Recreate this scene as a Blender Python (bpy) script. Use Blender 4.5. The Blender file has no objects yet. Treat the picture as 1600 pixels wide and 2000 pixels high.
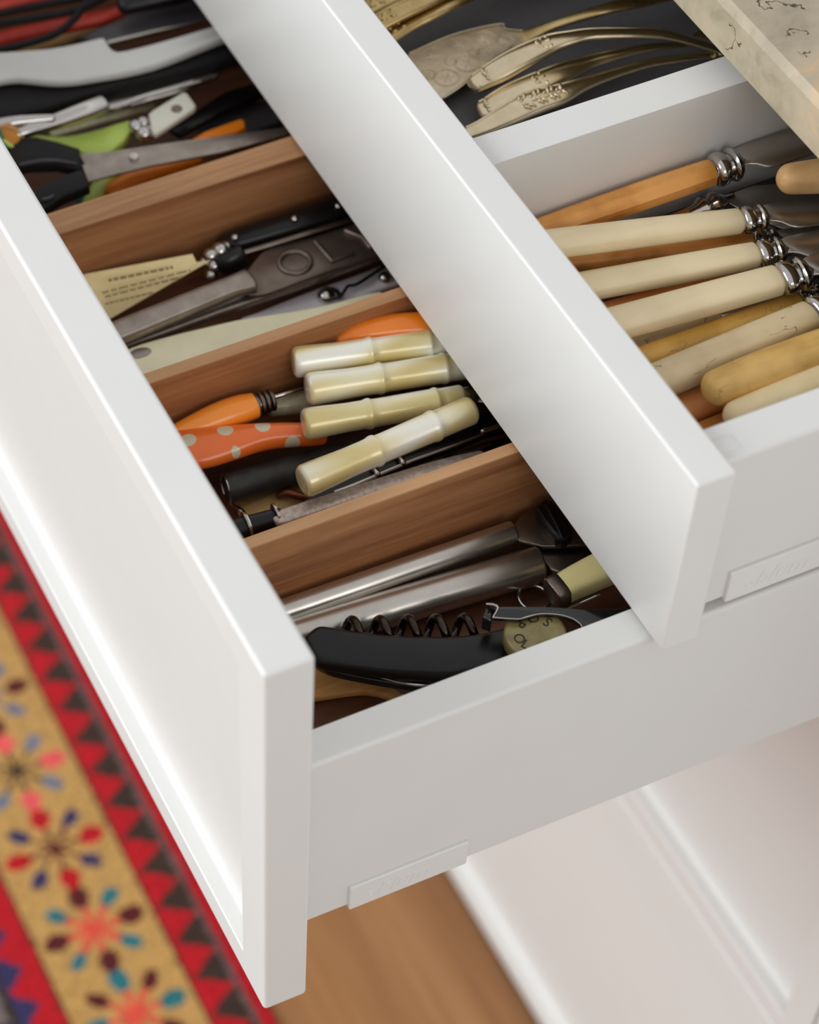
import bpy, bmesh, math, random
from mathutils import Vector, Matrix, Euler

random.seed(7)
S = 0.00092                      # drawing units (front panel = 22 thick) to metres
scene = bpy.context.scene
COL = scene.collection

# ------------------------------------------------------------------ camera
CAM_POS = (491.9, -228.6, 717.7)
CAM_ROT = (1.204017, 0.634734, -0.056046)
FOCAL_PX = 4643.82
PP = (327.30, 1384.83)
cam_d = bpy.data.cameras.new('camera')
cam = bpy.data.objects.new('camera', cam_d)
COL.objects.link(cam)
cam.location = Vector(CAM_POS) * S
R = Matrix.Rotation(CAM_ROT[0], 3, 'Z') @ Matrix.Rotation(CAM_ROT[1], 3, 'X') @ Matrix.Rotation(CAM_ROT[2], 3, 'Z')
cam.rotation_euler = R.to_euler()
cam_d.sensor_fit = 'VERTICAL'
cam_d.sensor_height = 36.0
cam_d.lens = 36.0 * FOCAL_PX / 2000.0
cam_d.shift_x = (800.0 - PP[0]) / 2000.0
cam_d.shift_y = (PP[1] - 1000.0) / 2000.0
cam_d.clip_start = 0.02
cam_d.dof.use_dof = True
cam_d.dof.focus_distance = 1078 * S
cam_d.dof.aperture_fstop = 7.2
scene.camera = cam

# ------------------------------------------------------------------ light
scene.view_settings.view_transform = 'Standard'
scene.view_settings.look = 'None'
scene.view_settings.gamma = 1.0
scene.view_settings.exposure = 0.05
try:
    scene.view_settings.use_curve_mapping = False
except Exception:
    pass
world = bpy.data.worlds.new('room_daylight')
scene.world = world
world.use_nodes = True
bg = world.node_tree.nodes['Background']
bg.inputs[0].default_value = (0.985, 0.985, 1.0, 1)
bg.inputs[1].default_value = 0.58

def area(name, loc, target, sx, sy, watts, color):
    d = bpy.data.lights.new(name, 'AREA')
    d.shape = 'RECTANGLE'; d.size = sx; d.size_y = sy
    d.energy = watts; d.color = color
    o = bpy.data.objects.new(name, d)
    COL.objects.link(o)
    o.location = loc
    o.rotation_euler = (Vector(target) - Vector(loc)).to_track_quat('-Z', 'Y').to_euler()
    return o
area('glazed_door_daylight', (-0.9, -2.1, 0.82), (-0.25, 0.1, -0.2), 2.0, 2.2, 54, (0.92, 0.97, 1.0))
area('side_window_daylight', (2.1, 0.1, 1.25), (-0.1, 0.05, -0.1), 1.9, 0.8, 12, (1.0, 0.99, 0.97))

# ------------------------------------------------------------------ materials
def lin(c):
    return tuple((v / 255 / 12.92) if v / 255 <= 0.04045 else ((v / 255 + 0.055) / 1.055) ** 2.4 for v in c) + (1,)

def mat_new(name):
    m = bpy.data.materials.new(name); m.use_nodes = True
    nt = m.node_tree
    b = nt.nodes['Principled BSDF']
    return m, nt, b

def N(nt, t, **kw):
    n = nt.nodes.new(t)
    for k, v in kw.items():
        setattr(n, k, v)
    return n

def coords(nt, scale=(1, 1, 1), rot=(0, 0, 0)):
    tc = N(nt, 'ShaderNodeTexCoord'); mp = N(nt, 'ShaderNodeMapping')
    mp.inputs['Scale'].default_value = scale; mp.inputs['Rotation'].default_value = rot
    nt.links.new(tc.outputs['Object'], mp.inputs['Vector'])
    return mp.outputs['Vector']

def ramp(nt, fac, stops):
    r = N(nt, 'ShaderNodeValToRGB')
    e = r.color_ramp.elements
    e[0].position, e[0].color = stops[0][0], lin(stops[0][1])
    e[1].position, e[1].color = stops[-1][0], lin(stops[-1][1])
    for p, c in stops[1:-1]:
        x = e.new(p); x.color = lin(c)
    nt.links.new(fac, r.inputs['Fac'])
    return r.outputs['Color']

def noise(nt, vec, scale, detail=4, rough=0.5, dist=0.0):
    n = N(nt, 'ShaderNodeTexNoise')
    n.inputs['Scale'].default_value = scale; n.inputs['Detail'].default_value = detail
    n.inputs['Roughness'].default_value = rough; n.inputs['Distortion'].default_value = dist
    nt.links.new(vec, n.inputs['Vector'])
    return n.outputs['Fac']

def bump(nt, b, h, strength, dist=0.001):
    n = N(nt, 'ShaderNodeBump'); n.inputs['Strength'].default_value = strength
    n.inputs['Distance'].default_value = dist
    nt.links.new(h, n.inputs['Height']); nt.links.new(n.outputs['Normal'], b.inputs['Normal'])

def plain(name, c, rough=0.35, metal=0.0, var=6, scale=60, coat=0.0, bumpv=0.0, stretch=(1, 1, 1), sss=0.0, spec=0.5):
    """base colour with a soft procedural mottling"""
    m, nt, b = mat_new(name)
    v = coords(nt, stretch)
    f = noise(nt, v, scale, 5, 0.55)
    lo = tuple(max(0, x - var) for x in c); hi = tuple(min(255, x + var) for x in c)
    nt.links.new(ramp(nt, f, [(0.3, lo), (0.7, hi)]), b.inputs['Base Color'])
    b.inputs['Roughness'].default_value = rough; b.inputs['Metallic'].default_value = metal
    b.inputs['Coat Weight'].default_value = coat; b.inputs['Coat Roughness'].default_value = 0.12
    b.inputs['Specular IOR Level'].default_value = spec
    if sss:
        b.inputs['Subsurface Weight'].default_value = sss
        b.inputs['Subsurface Radius'].default_value = (1.0, 0.7, 0.4)
        b.inputs['Subsurface Scale'].default_value = 0.003
    if bumpv:
        bump(nt, b, f, bumpv)
    return m

def wood(name, dark, mid, light, freq=40, rough=0.5, axis='Y', along=3, fine=420):
    m, nt, b = mat_new(name)
    k = {'X': (0.06, 1, 1), 'Y': (1, 0.06, 1)}[axis]
    v = coords(nt, k)
    n1 = noise(nt, v, freq, 4, 0.55, 0.6)
    n2 = noise(nt, v, fine, 3, 0.6)
    mx = N(nt, 'ShaderNodeMath', operation='MULTIPLY_ADD')
    nt.links.new(n2, mx.inputs[0]); mx.inputs[1].default_value = 0.32
    nt.links.new(n1, mx.inputs[2])
    sub = N(nt, 'ShaderNodeMath', operation='SUBTRACT'); nt.links.new(mx.outputs[0], sub.inputs[0]); sub.inputs[1].default_value = 0.16
    nt.links.new(ramp(nt, sub.outputs[0], [(0.3, dark), (0.5, mid), (0.72, light)]), b.inputs['Base Color'])
    b.inputs['Roughness'].default_value = rough
    bump(nt, b, n2, 0.12, 0.0006)
    return m

def brushed(name, c, rough, axis='Y', var=14):
    m, nt, b = mat_new(name)
    k = {'X': (0.02, 1, 1), 'Y': (1, 0.02, 1), 'N': (1, 1, 1)}[axis]
    v = coords(nt, k)
    f = noise(nt, v, 500, 4, 0.6)
    f2 = noise(nt, coords(nt), 90, 4, 0.6)
    nt.links.new(ramp(nt, f2, [(0.3, tuple(max(0, x - var) for x in c)), (0.75, c)]), b.inputs['Base Color'])
    b.inputs['Metallic'].default_value = 1.0
    mr = N(nt, 'ShaderNodeMapRange'); nt.links.new(f, mr.inputs['Value'])
    mr.inputs['To Min'].default_value = rough * 0.7; mr.inputs['To Max'].default_value = rough * 1.4
    nt.links.new(mr.outputs['Result'], b.inputs['Roughness'])
    return m

def pearl(name, seed):
    m, nt, b = mat_new(name)
    v = coords(nt, (1.0, 0.3, 1.0), (0.2 * seed, 0.15, 0.35 * seed))
    w = N(nt, 'ShaderNodeTexWave'); w.inputs['Scale'].default_value = 24; w.inputs['Distortion'].default_value = 9
    w.inputs['Detail'].default_value = 2.5; w.inputs['Detail Scale'].default_value = 0.8; w.inputs['Phase Offset'].default_value = seed * 1.7
    nt.links.new(v, w.inputs['Vector'])
    nt.links.new(ramp(nt, w.outputs['Fac'], [(0.0, (226, 206, 140)), (0.45, (236, 222, 172)), (0.8, (246, 238, 206)), (1.0, (253, 250, 236))]), b.inputs['Base Color'])
    b.inputs['Roughness'].default_value = 0.34; b.inputs['Metallic'].default_value = 0.22
    b.inputs['Coat Weight'].default_value = 1.0; b.inputs['Coat Roughness'].default_value = 0.08
    b.inputs['Sheen Weight'].default_value = 0.15
    b.inputs['Subsurface Weight'].default_value = 0.25; b.inputs['Subsurface Scale'].default_value = 0.004
    b.inputs['Subsurface Radius'].default_value = (1.0, 0.8, 0.4)
    return m

def dotted(name, base, dot, pts, rad, origin):
    m, nt, b = mat_new(name)
    tc = N(nt, 'ShaderNodeTexCoord')
    last = None
    for p in pts:
        d = N(nt, 'ShaderNodeVectorMath', operation='DISTANCE')
        nt.links.new(tc.outputs['Object'], d.inputs[0])
        d.inputs[1].default_value = tuple((p[i] - origin[i]) * S for i in range(3))
        l = N(nt, 'ShaderNodeMath', operation='LESS_THAN'); nt.links.new(d.outputs['Value'], l.inputs[0]); l.inputs[1].default_value = rad * S
        if last is None:
            last = l.outputs[0]
        else:
            mx = N(nt, 'ShaderNodeMath', operation='MAXIMUM'); nt.links.new(last, mx.inputs[0]); nt.links.new(l.outputs[0], mx.inputs[1]); last = mx.outputs[0]
    nt.links.new(ramp(nt, last, [(0.4, base), (0.6, dot)]), b.inputs['Base Color'])
    b.inputs['Roughness'].default_value = 0.25; b.inputs['Coat Weight'].default_value = 0.4
    return m

def engraved(name, c):
    """bright silver with fine hatched engraving"""
    m, nt, b = mat_new(name)
    v = coords(nt)
    w = N(nt, 'ShaderNodeTexWave'); w.inputs['Scale'].default_value = 420; w.inputs['Distortion'].default_value = 14
    w.inputs['Detail'].default_value = 2; w.inputs['Detail Scale'].default_value = 0.35
    nt.links.new(v, w.inputs['Vector'])
    n = noise(nt, v, 120, 4)
    ad = N(nt, 'ShaderNodeMath', operation='MULTIPLY_ADD'); nt.links.new(w.outputs['Fac'], ad.inputs[0]); ad.inputs[1].default_value = 0.35; nt.links.new(n, ad.inputs[2])
    nt.links.new(ramp(nt, ad.outputs[0], [(0.35, tuple(int(x * 0.8) for x in c)), (0.8, c)]), b.inputs['Base Color'])
    b.inputs['Metallic'].default_value = 0.4; b.inputs['Roughness'].default_value = 0.42
    bump(nt, b, w.outputs['Fac'], 0.25, 0.0004)
    return m

def stone():
    m, nt, b = mat_new('beige_marble')
    v = coords(nt)
    n1 = noise(nt, v, 9, 8, 0.62, 1.2)
    n2 = noise(nt, coords(nt, (1, 0.4, 1), (0, 0, 0.9)), 60, 5, 0.65, 0.8)
    mx = N(nt, 'ShaderNodeMath', operation='MULTIPLY_ADD'); nt.links.new(n2, mx.inputs[0]); mx.inputs[1].default_value = 0.8
    sub = N(nt, 'ShaderNodeMath', operation='SUBTRACT'); nt.links.new(n1, sub.inputs[0]); sub.inputs[1].default_value = 0.4
    nt.links.new(sub.outputs[0], mx.inputs[2])
    base = ramp(nt, mx.outputs[0], [(0.25, (150, 138, 116)), (0.45, (176, 163, 139)), (0.6, (188, 174, 150)), (0.78, (212, 180, 140))])
    vo = N(nt, 'ShaderNodeTexVoronoi', feature='DISTANCE_TO_EDGE'); vo.inputs['Scale'].default_value = 14
    dn = N(nt, 'ShaderNodeMixRGB'); dn.blend_type = 'ADD'; dn.inputs['Fac'].default_value = 0.12
    nz = N(nt, 'ShaderNodeTexNoise'); nz.inputs['Scale'].default_value = 30; nz.inputs['Detail'].default_value = 6
    nt.links.new(v, nz.inputs['Vector']); nt.links.new(v, dn.inputs['Color1']); nt.links.new(nz.outputs['Color'], dn.inputs['Color2'])
    nt.links.new(dn.outputs['Color'], vo.inputs['Vector'])
    lt = N(nt, 'ShaderNodeMath', operation='LESS_THAN'); nt.links.new(vo.outputs['Distance'], lt.inputs[0]); lt.inputs[1].default_value = 0.008
    gate = N(nt, 'ShaderNodeMath', operation='GREATER_THAN'); nt.links.new(noise(nt, v, 22, 3), gate.inputs[0]); gate.inputs[1].default_value = 0.63
    ml = N(nt, 'ShaderNodeMath', operation='MULTIPLY'); nt.links.new(lt.outputs[0], ml.inputs[0]); nt.links.new(gate.outputs[0], ml.inputs[1])
    mix = N(nt, 'ShaderNodeMixRGB'); nt.links.new(ml.outputs[0], mix.inputs['Fac']); nt.links.new(base, mix.inputs['Color1']); mix.inputs['Color2'].default_value = lin((74, 58, 40))
    nt.links.new(mix.outputs['Color'], b.inputs['Base Color'])
    b.inputs['Roughness'].default_value = 0.38
    return m

def bone(name, c, crack=0.0, var=10):
    m, nt, b = mat_new(name)
    v = coords(nt, (1, 0.12, 1))
    f = noise(nt, v, 160, 5, 0.6)
    f2 = noise(nt, coords(nt), 40, 3)
    ad = N(nt, 'ShaderNodeMath', operation='MULTIPLY_ADD'); nt.links.new(f, ad.inputs[0]); ad.inputs[1].default_value = 0.5
    sb = N(nt, 'ShaderNodeMath', operation='SUBTRACT'); nt.links.new(f2, sb.inputs[0]); sb.inputs[1].default_value = 0.25; nt.links.new(sb.outputs[0], ad.inputs[2])
    col = ramp(nt, ad.outputs[0], [(0.38, tuple(max(0, x - var) for x in c)), (0.62, tuple(min(255, x + var // 2) for x in c))])
    if crack:
        vv = coords(nt, (1, 0.45, 1), (0, 0, 0.5))
        vo = N(nt, 'ShaderNodeTexVoronoi', feature='DISTANCE_TO_EDGE'); vo.inputs['Scale'].default_value = 85
        dn = N(nt, 'ShaderNodeMixRGB'); dn.blend_type = 'ADD'; dn.inputs['Fac'].default_value = 0.02
        nz = N(nt, 'ShaderNodeTexNoise'); nz.inputs['Scale'].default_value = 160
        nt.links.new(vv, nz.inputs['Vector']); nt.links.new(vv, dn.inputs['Color1']); nt.links.new(nz.outputs['Color'], dn.inputs['Color2'])
        nt.links.new(dn.outputs['Color'], vo.inputs['Vector'])
        lt = N(nt, 'ShaderNodeMath', operation='LESS_THAN'); nt.links.new(vo.outputs['Distance'], lt.inputs[0]); lt.inputs[1].default_value = 0.014
        gate = N(nt, 'ShaderNodeMath', operation='GREATER_THAN'); nt.links.new(noise(nt, vv, 110, 3), gate.inputs[0]); gate.inputs[1].default_value = 0.53
        ml = N(nt, 'ShaderNodeMath', operation='MULTIPLY'); nt.links.new(lt.outputs[0], ml.inputs[0]); nt.links.new(gate.outputs[0], ml.inputs[1])
        m2 = N(nt, 'ShaderNodeMath', operation='MULTIPLY'); nt.links.new(ml.outputs[0], m2.inputs[0]); m2.inputs[1].default_value = crack
        mix = N(nt, 'ShaderNodeMixRGB'); nt.links.new(m2.outputs[0], mix.inputs['Fac']); nt.links.new(col, mix.inputs['Color1']); mix.inputs['Color2'].default_value = lin((96, 76, 50))
        col = mix.outputs['Color']
    nt.links.new(col, b.inputs['Base Color'])
    b.inputs['Roughness'].default_value = 0.42
    b.inputs['Subsurface Weight'].default_value = 0.12; b.inputs['Subsurface Scale'].default_value = 0.003
    b.inputs['Subsurface Radius'].default_value = (1.0, 0.7, 0.4)
    return m

MAT = dict(
    white=plain('white_lacquer', (232, 231, 228), 0.34, var=1, scale=25),
    whiteside=plain('white_coated_steel', (228, 227, 224), 0.4, var=1, scale=25),
    walnut=wood('walnut', (118, 72, 42), (164, 108, 68), (192, 138, 92), 46),
    walnutlit=wood('walnut_lit', (152, 106, 68), (184, 136, 92), (204, 158, 112), 46),  # lighter copy of the walnut, light on the divider tops painted as colour
    traybase=wood('dark_walnut_base', (72, 42, 28), (104, 62, 40), (126, 80, 52), 46),
    oakfloor=wood('oak_floor', (120, 78, 42), (156, 108, 64), (180, 132, 84), 9, 0.42, 'X', 3, 120),
    mat=plain('charcoal_drawer_mat', (90, 87, 88), 0.6, var=3, scale=300, bumpv=0.05),
    stone=stone(),
    steel=brushed('brushed_steel', (214, 208, 200), 0.3),
    darksteel=brushed('dull_tool_steel', (140, 128, 118), 0.34, 'N', 22),
    platesteel=plain('brown_grey_steel', (124, 110, 100), 0.36, 0.8, 12, 90),
    greysteel=plain('matte_grey_steel', (160, 148, 138), 0.36, 0.8, 16, 90),
    chrome=brushed('polished_nickel', (206, 202, 198), 0.1, 'N', 8),
    blade=brushed('table_knife_blade', (206, 200, 192), 0.32, 'N', 10),
    silver=brushed('tarnished_silver_plate', (246, 230, 196), 0.17, 'N', 26),
    silver2=brushed('yellowed_silver_plate', (226, 200, 146), 0.28, 'N', 40),
    engraved=engraved('engraved_silver', (240, 222, 190)),
    etched=plain('spotted_old_steel', (200, 184, 172), 0.45, 0.5, 26, 420),
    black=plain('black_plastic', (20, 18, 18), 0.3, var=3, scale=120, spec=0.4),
    blackmatte=plain('matte_black_rubber', (24, 22, 22), 0.6, var=3, scale=120, spec=0.25),
    blackgloss=plain('glossy_black_plastic', (20, 19, 19), 0.16, var=3, scale=120, coat=0.5),
    blacktube=plain('blackened_tube', (52, 49, 47), 0.5, var=10, scale=140),
    worm=brushed('dark_burnished_steel', (84, 76, 70), 0.25, 'Y', 30),
    amber=bone('amber_wooden_handle', (228, 160, 82), 0, 26),
    ochre=bone('ochre_bone_handle', (228, 178, 86), 0.4, 24),
    ochre2=bone('golden_bone_handle', (232, 188, 110), 0.35, 24),
    orangebone=bone('orange_bone_handle', (250, 174, 108), 0, 16),
    cream=bone('cream_handle', (244, 226, 186), 0, 7),
    palecream=bone('pale_cream_handle', (250, 228, 180), 0, 8),
    greybone=bone('weathered_bone_handle', (224, 202, 160), 0.8, 14),
    tanbone=bone('tan_bone_handle', (222, 178, 124), 0, 18),
    pearl1=pearl('pearl_a', 0.4), pearl2=pearl('pearl_b', 1.3), pearl3=pearl('pearl_c', 2.2), pearl4=pearl('pearl_d', 3.1),
    orange=plain('orange_plastic', (244, 132, 30), 0.22, var=4, coat=0.4),
    orange2=plain('orange_matte_plastic', (250, 136, 16), 0.4, var=6),
    red=plain('red_plastic', (196, 52, 36), 0.4, var=14),
    lime=plain('lime_plastic', (196, 220, 104), 0.4, var=6),
    limeglass=plain('lime_handle', (196, 214, 104), 0.3, var=16, scale=90),
    teal=plain('teal_rubber', (30, 110, 90), 0.5, var=8),
    grey=plain('light_grey_plastic', (206, 205, 201), 0.42, var=2),
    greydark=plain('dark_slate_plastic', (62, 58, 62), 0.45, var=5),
    paper=plain('cream_paper', (240, 218, 162), 0.8, var=5, scale=200),
    ink=plain('faded_ink', (150, 128, 88), 0.9, var=4),
    creamplastic=plain('cream_plastic', (250, 242, 204), 0.4, var=6),
    lavender=plain('pale_grey_enamel', (240, 233, 238), 0.35, var=3),
    yellowed=plain('yellowed_plastic', (250, 234, 166), 0.3, var=8, coat=0.3),
    badge=plain('olive_gold_badge', (134, 120, 72), 0.28, 0.1, 16, 160, coat=0.4),
    darkink=plain('dark_print', (40, 34, 20), 0.6, var=3),
    spatula=wood('light_beech', (176, 122, 60), (206, 152, 84), (222, 174, 108), 60, 0.55),
    oldwood=wood('old_pale_wood', (160, 120, 70), (204, 164, 104), (222, 188, 130), 60, 0.6),
    copper=plain('copper_brown', (122, 66, 40), 0.3, 0.7, 20),
    ivory=plain('ivory_plastic', (226, 222, 206), 0.4, var=4),
    smoke=plain('smoky_plastic', (178, 170, 136), 0.25, var=24, scale=120),
    rubberband=plain('ochre_rubber', (190, 120, 20), 0.5, var=20),
)

# ------------------------------------------------------------------ geometry helpers (all lengths in drawing units)
class Geo:
    def __init__(self):
        self.v = []; self.f = []
    def add(self, v, f):
        o = len(self.v)
        self.v += [tuple(p) for p in v]
        self.f += [tuple(i + o for i in q) for q in f]
        return self

def catmull(path, vals, sub):
    """smooth a polyline and the value tuples along it"""
    if sub <= 1 or len(path) < 3:
        return path, vals
    P = [Vector(p) for p in path]; Q = [Vector(v) for v in vals]
    op, ov = [], []
    n = len(P)
    for i in range(n - 1):
        a, b, c, d = P[max(i - 1, 0)], P[i], P[i + 1], P[min(i + 2, n - 1)]
        qa, qb, qc, qd = Q[max(i - 1, 0)], Q[i], Q[i + 1], Q[min(i + 2, n - 1)]
        for k in range(sub):
            t = k / sub; t2 = t * t; t3 = t2 * t
            w = ((-t3 + 2 * t2 - t) / 2, (3 * t3 - 5 * t2 + 2) / 2, (-3 * t3 + 4 * t2 + t) / 2, (t3 - t2) / 2)
            op.append(a * w[0] + b * w[1] + c * w[2] + d * w[3])
            ov.append(qa * w[0] + qb * w[1] + qc * w[2] + qd * w[3])
    op.append(P[-1]); ov.append(Q[-1])
    return op, ov

def sweep(g, path, wh, n=18, caps=('flat', 'flat'), e=2.0, sub=1, roll=0.0, edge=0.8):
    """tube of superelliptic section; wh = (half width, half height) at each point"""
    wh = [(x, x, 0) if not isinstance(x, (tuple, list)) else (x[0], x[1], 0) for x in wh]
    path, wh = catmull(path, wh, sub)
    P = [Vector(p) for p in path]; W = [Vector(w) for w in wh]
    # end caps
    def cap(P, W, kind, first):
        if kind == 'open':
            return P, W
        a, b = (P[0], P[1]) if first else (P[-1], P[-2])
        d = (a - b).normalized()
        w = W[0] if first else W[-1]
        if kind == 'round':
            L = min(w[0], w[1]) * 1.0
            st = [(0.35, 0.94), (0.62, 0.79), (0.82, 0.58), (0.94, 0.36), (0.995, 0.1)]
        elif kind == 'soft':
            L = min(w[0], w[1]) * 0.45
            st = [(0.35, 0.95), (0.65, 0.84), (0.88, 0.66), (0.98, 0.4), (1.0, 0.05)]
        else:
            L = min(edge, min(w[0], w[1]) * 0.4)
            r = L / max(w[0], w[1])
            st = [(0.5, 1 - r * 0.2), (0.9, 1 - r * 0.6), (1.0, 1 - r * 1.1), (1.0, 0.04)]
        ex = [(a + d * (L * s), w * k) for s, k in st]
        if first:
            ex.reverse()
            return [x[0] for x in ex] + P, [x[1] for x in ex] + W
        return P + [x[0] for x in ex], W + [x[1] for x in ex]
    P, W = cap(P, W, caps[0], True)
    P, W = cap(P, W, caps[1], False)
    m = len(P)
    verts = []
    for i in range(m):
        a = P[max(i - 1, 0)]; b = P[min(i + 1, m - 1)]
        t = b - a
        if t.length < 1e-6:
            t = P[-1] - P[0]
        t.normalize()
        up = Vector((0, 0, 1)) if abs(t.z) < 0.97 else Vector((1, 0, 0))
        s = t.cross(up).normalized(); u = s.cross(t).normalized()
        for k in range(n):
            th = 2 * math.pi * k / n + roll
            c, q = math.cos(th), math.sin(th)
            x = math.copysign(abs(c) ** (2 / e), c) * W[i][0]; y = math.copysign(abs(q) ** (2 / e), q) * W[i][1]
            verts.append(P[i] + s * x + u * y)
    faces = []
    for i in range(m - 1):
        for k in range(n):
            k2 = (k + 1) % n
            faces.append((i * n + k, i * n + k2, (i + 1) * n + k2, (i + 1) * n + k))
    if caps[0] != 'open':
        faces.append(tuple(range(n - 1, -1, -1)))
    if caps[1] != 'open':
        faces.append(tuple((m - 1) * n + k for k in range(n)))
    return g.add(verts, faces)

def bm_to(g, bm):
    bm.verts.index_update()
    g.add([v.co[:] for v in bm.verts], [tuple(v.index for v in f.verts) for f in bm.faces])
    bm.free()
    return g

def box(g, x0, x1, y0, y1, z0, z1, bev=0.0, seg=2):
    bm = bmesh.new()
    bmesh.ops.create_cube(bm, size=1)
    for v in bm.verts:
        v.co = Vector((x0 + (v.co.x + .5) * (x1 - x0), y0 + (v.co.y + .5) * (y1 - y0), z0 + (v.co.z + .5) * (z1 - z0)))
    if bev:
        bmesh.ops.bevel(bm, geom=bm.edges[:], offset=bev, segments=seg, affect='EDGES', profile=0.5)
    return bm_to(g, bm)

def prism(g, poly, t, bev=0.0, seg=2):
    """outline at its own height, thickened downwards"""
    bm = bmesh.new()
    top = [bm.verts.new(p) for p in poly]
    bot = [bm.verts.new((p[0], p[1], p[2] - t)) for p in poly]
    ft = bm.faces.new(top); fb = bm.faces.new(bot[::-1])
    n = len(poly)
    for i in range(n):
        bm.faces.new((top[i], bot[i], bot[(i + 1) % n], top[(i + 1) % n]))
    bmesh.ops.recalc_face_normals(bm, faces=bm.faces[:])
    if bev:
        ed = [e for e in bm.edges if ft in e.link_faces or fb in e.link_faces]
        bmesh.ops.bevel(bm, geom=ed, offset=bev, segments=seg, affect='EDGES', profile=0.5, clamp_overlap=True)
    return bm_to(g, bm)

def smooth_poly(poly, sub=4):
    P = [Vector(p) for p in poly]; n = len(P); out = []
    for i in range(n):
        a, b, c, d = P[i - 1], P[i], P[(i + 1) % n], P[(i + 2) % n]
        for k in range(sub):
            t = k / sub; t2 = t * t; t3 = t2 * t
            out.append(a * ((-t3 + 2 * t2 - t) / 2) + b * ((3 * t3 - 5 * t2 + 2) / 2) + c * ((-3 * t3 + 4 * t2 + t) / 2) + d * ((t3 - t2) / 2))
    return [tuple(p) for p in out]

def disc(g, c, r, h, n=28, bev=0.5, normal=(0, 0, 1)):
    c = Vector(c); nrm = Vector(normal).normalized()
    return sweep(g, [c - nrm * h, c], [(r, r), (r, r)], n, ('flat', 'flat'), edge=bev)

def ball(g, c, r, sz=1.0, n=12):
    bm = bmesh.new()
    bmesh.ops.create_uvsphere(bm, u_segments=n, v_segments=max(6, n // 2), radius=r)
    for v in bm.verts:
        v.co = Vector((v.co.x + c[0], v.co.y + c[1], v.co.z * sz + c[2]))
    return bm_to(g, bm)

def torus(g, c, R1, r, normal=(0, 0, 1), n=28, k=10, a0=0, a1=360, flat=1.0):
    nrm = Vector(normal).normalized()
    a = nrm.orthogonal().normalized(); b = nrm.cross(a)
    c = Vector(c); closed = (a1 - a0) >= 360
    vs = []; m = n if closed else n + 1
    for i in range(m):
        th = math.radians(a0 + (a1 - a0) * i / n)
        d = a * math.cos(th) + b * math.sin(th)
        for j in range(k):
            ph = 2 * math.pi * j / k
            vs.append(c + d * (R1 + r * math.cos(ph)) + nrm * (r * flat * math.sin(ph)))
    fs = []
    for i in range(n):
        i2 = (i + 1) % m
        for j in range(k):
            fs.append((i * k + j, i2 * k + j, i2 * k + (j + 1) % k, i * k + (j + 1) % k))
    return g.add(vs, fs)

def lettering(g, text, size, org, ex, ey, depth=0.4, shear=0.0, bold=0.0):
    cu = bpy.data.curves.new('lettering', 'FONT')
    cu.body = text; cu.size = 1.0; cu.extrude = 0.5; cu.shear = shear; cu.offset = bold; cu.resolution_u = 3
    o = bpy.data.objects.new('lettering', cu); COL.objects.link(o)
    bpy.context.view_layer.update()
    me = bpy.data.meshes.new_from_object(o.evaluated_get(bpy.context.evaluated_depsgraph_get()))
    ex = Vector(ex).normalized(); ey = Vector(ey).normalized(); ez = ex.cross(ey)
    org = Vector(org)
    g.add([org + ex * (v.co.x * size) + ey * (v.co.y * size) + ez * (v.co.z * 2 * depth) for v in me.vertices], [tuple(p.vertices) for p in me.polygons])
    bpy.data.objects.remove(o); bpy.data.curves.remove(cu); bpy.data.meshes.remove(me)
    return g

def mesh_obj(name, g, mat, parent=None, origin=None, angle=35):
    if origin is None:
        origin = parent['_o'] if parent is not None and '_o' in parent else None
    if origin is None:
        xs = [p[0] for p in g.v]; ys = [p[1] for p in g.v]; zs = [p[2] for p in g.v]
        origin = ((min(xs) + max(xs)) / 2, (min(ys) + max(ys)) / 2, min(zs))
    o_ = Vector(origin)
    me = bpy.data.meshes.new(name)
    me.from_pydata([((Vector(p) - o_) * S)[:] for p in g.v], [], g.f)
    me.validate(); me.update()
    bm = bmesh.new(); bm.from_mesh(me)
    bmesh.ops.recalc_face_normals(bm, faces=bm.faces[:])
    bm.to_mesh(me); bm.free()
    me.polygons.foreach_set('use_smooth', [True] * len(me.polygons))
    me.set_sharp_from_angle(angle=math.radians(angle))
    me.materials.append(MAT[mat] if isinstance(mat, str) else mat)
    o = bpy.data.objects.new(name, me)
    COL.objects.link(o)
    if name in ('front_panel', 'side_panel', 'cover_cap', 'runner_strip', 'stile', 'cross_divider', 'base'):
        w = o.modifiers.new('flat_faces', 'WEIGHTED_NORMAL'); w.keep_sharp = True; w.weight = 90
    if parent is not None:
        o.parent = parent
        o.location = (0, 0, 0)
        o['_o'] = list(origin)
    else:
        o.location = o_ * S
        o['_o'] = list(origin)
    return o

def thing(name, label, cat, loc, group=None):
    o = bpy.data.objects.new(name, None)
    o.empty_display_size = 0.01
    COL.objects.link(o)
    o.location = Vector(loc) * S
    o['label'] = label; o['category'] = cat; o['_o'] = list(loc)
    if group:
        o['group'] = group
    return o

def tag(o, label, cat, group=None):
    o['label'] = label; o['category'] = cat
    if group:
        o['group'] = group
    return o

def struct(o, label=None, cat=None):
    o['kind'] = 'structure'
    if label: o['label'] = label
    if cat: o['category'] = cat
    return o

def lerp(a, b, t):
    return tuple(a[i] + (b[i] - a[i]) * t for i in range(3))

def at_y(a, b, y):
    return lerp(a, b, (y - a[1]) / (b[1] - a[1]))

# ------------------------------------------------------------------ the setting
FLOOR = -965.0
XL = -800.0                      # far end of the drawer unit
HA, YB, ZB, HB, XB, TB = 258.0, 187.7, 15.4, 105.6, -2.0, 18.0
AXI, AXO, AZS = -29.5, -12.3, -92.2
BXI, BXO, BZS = -33.0, -13.7, 7.6
YC = 359.0                       # plane of the closed cabinet fronts

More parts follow.
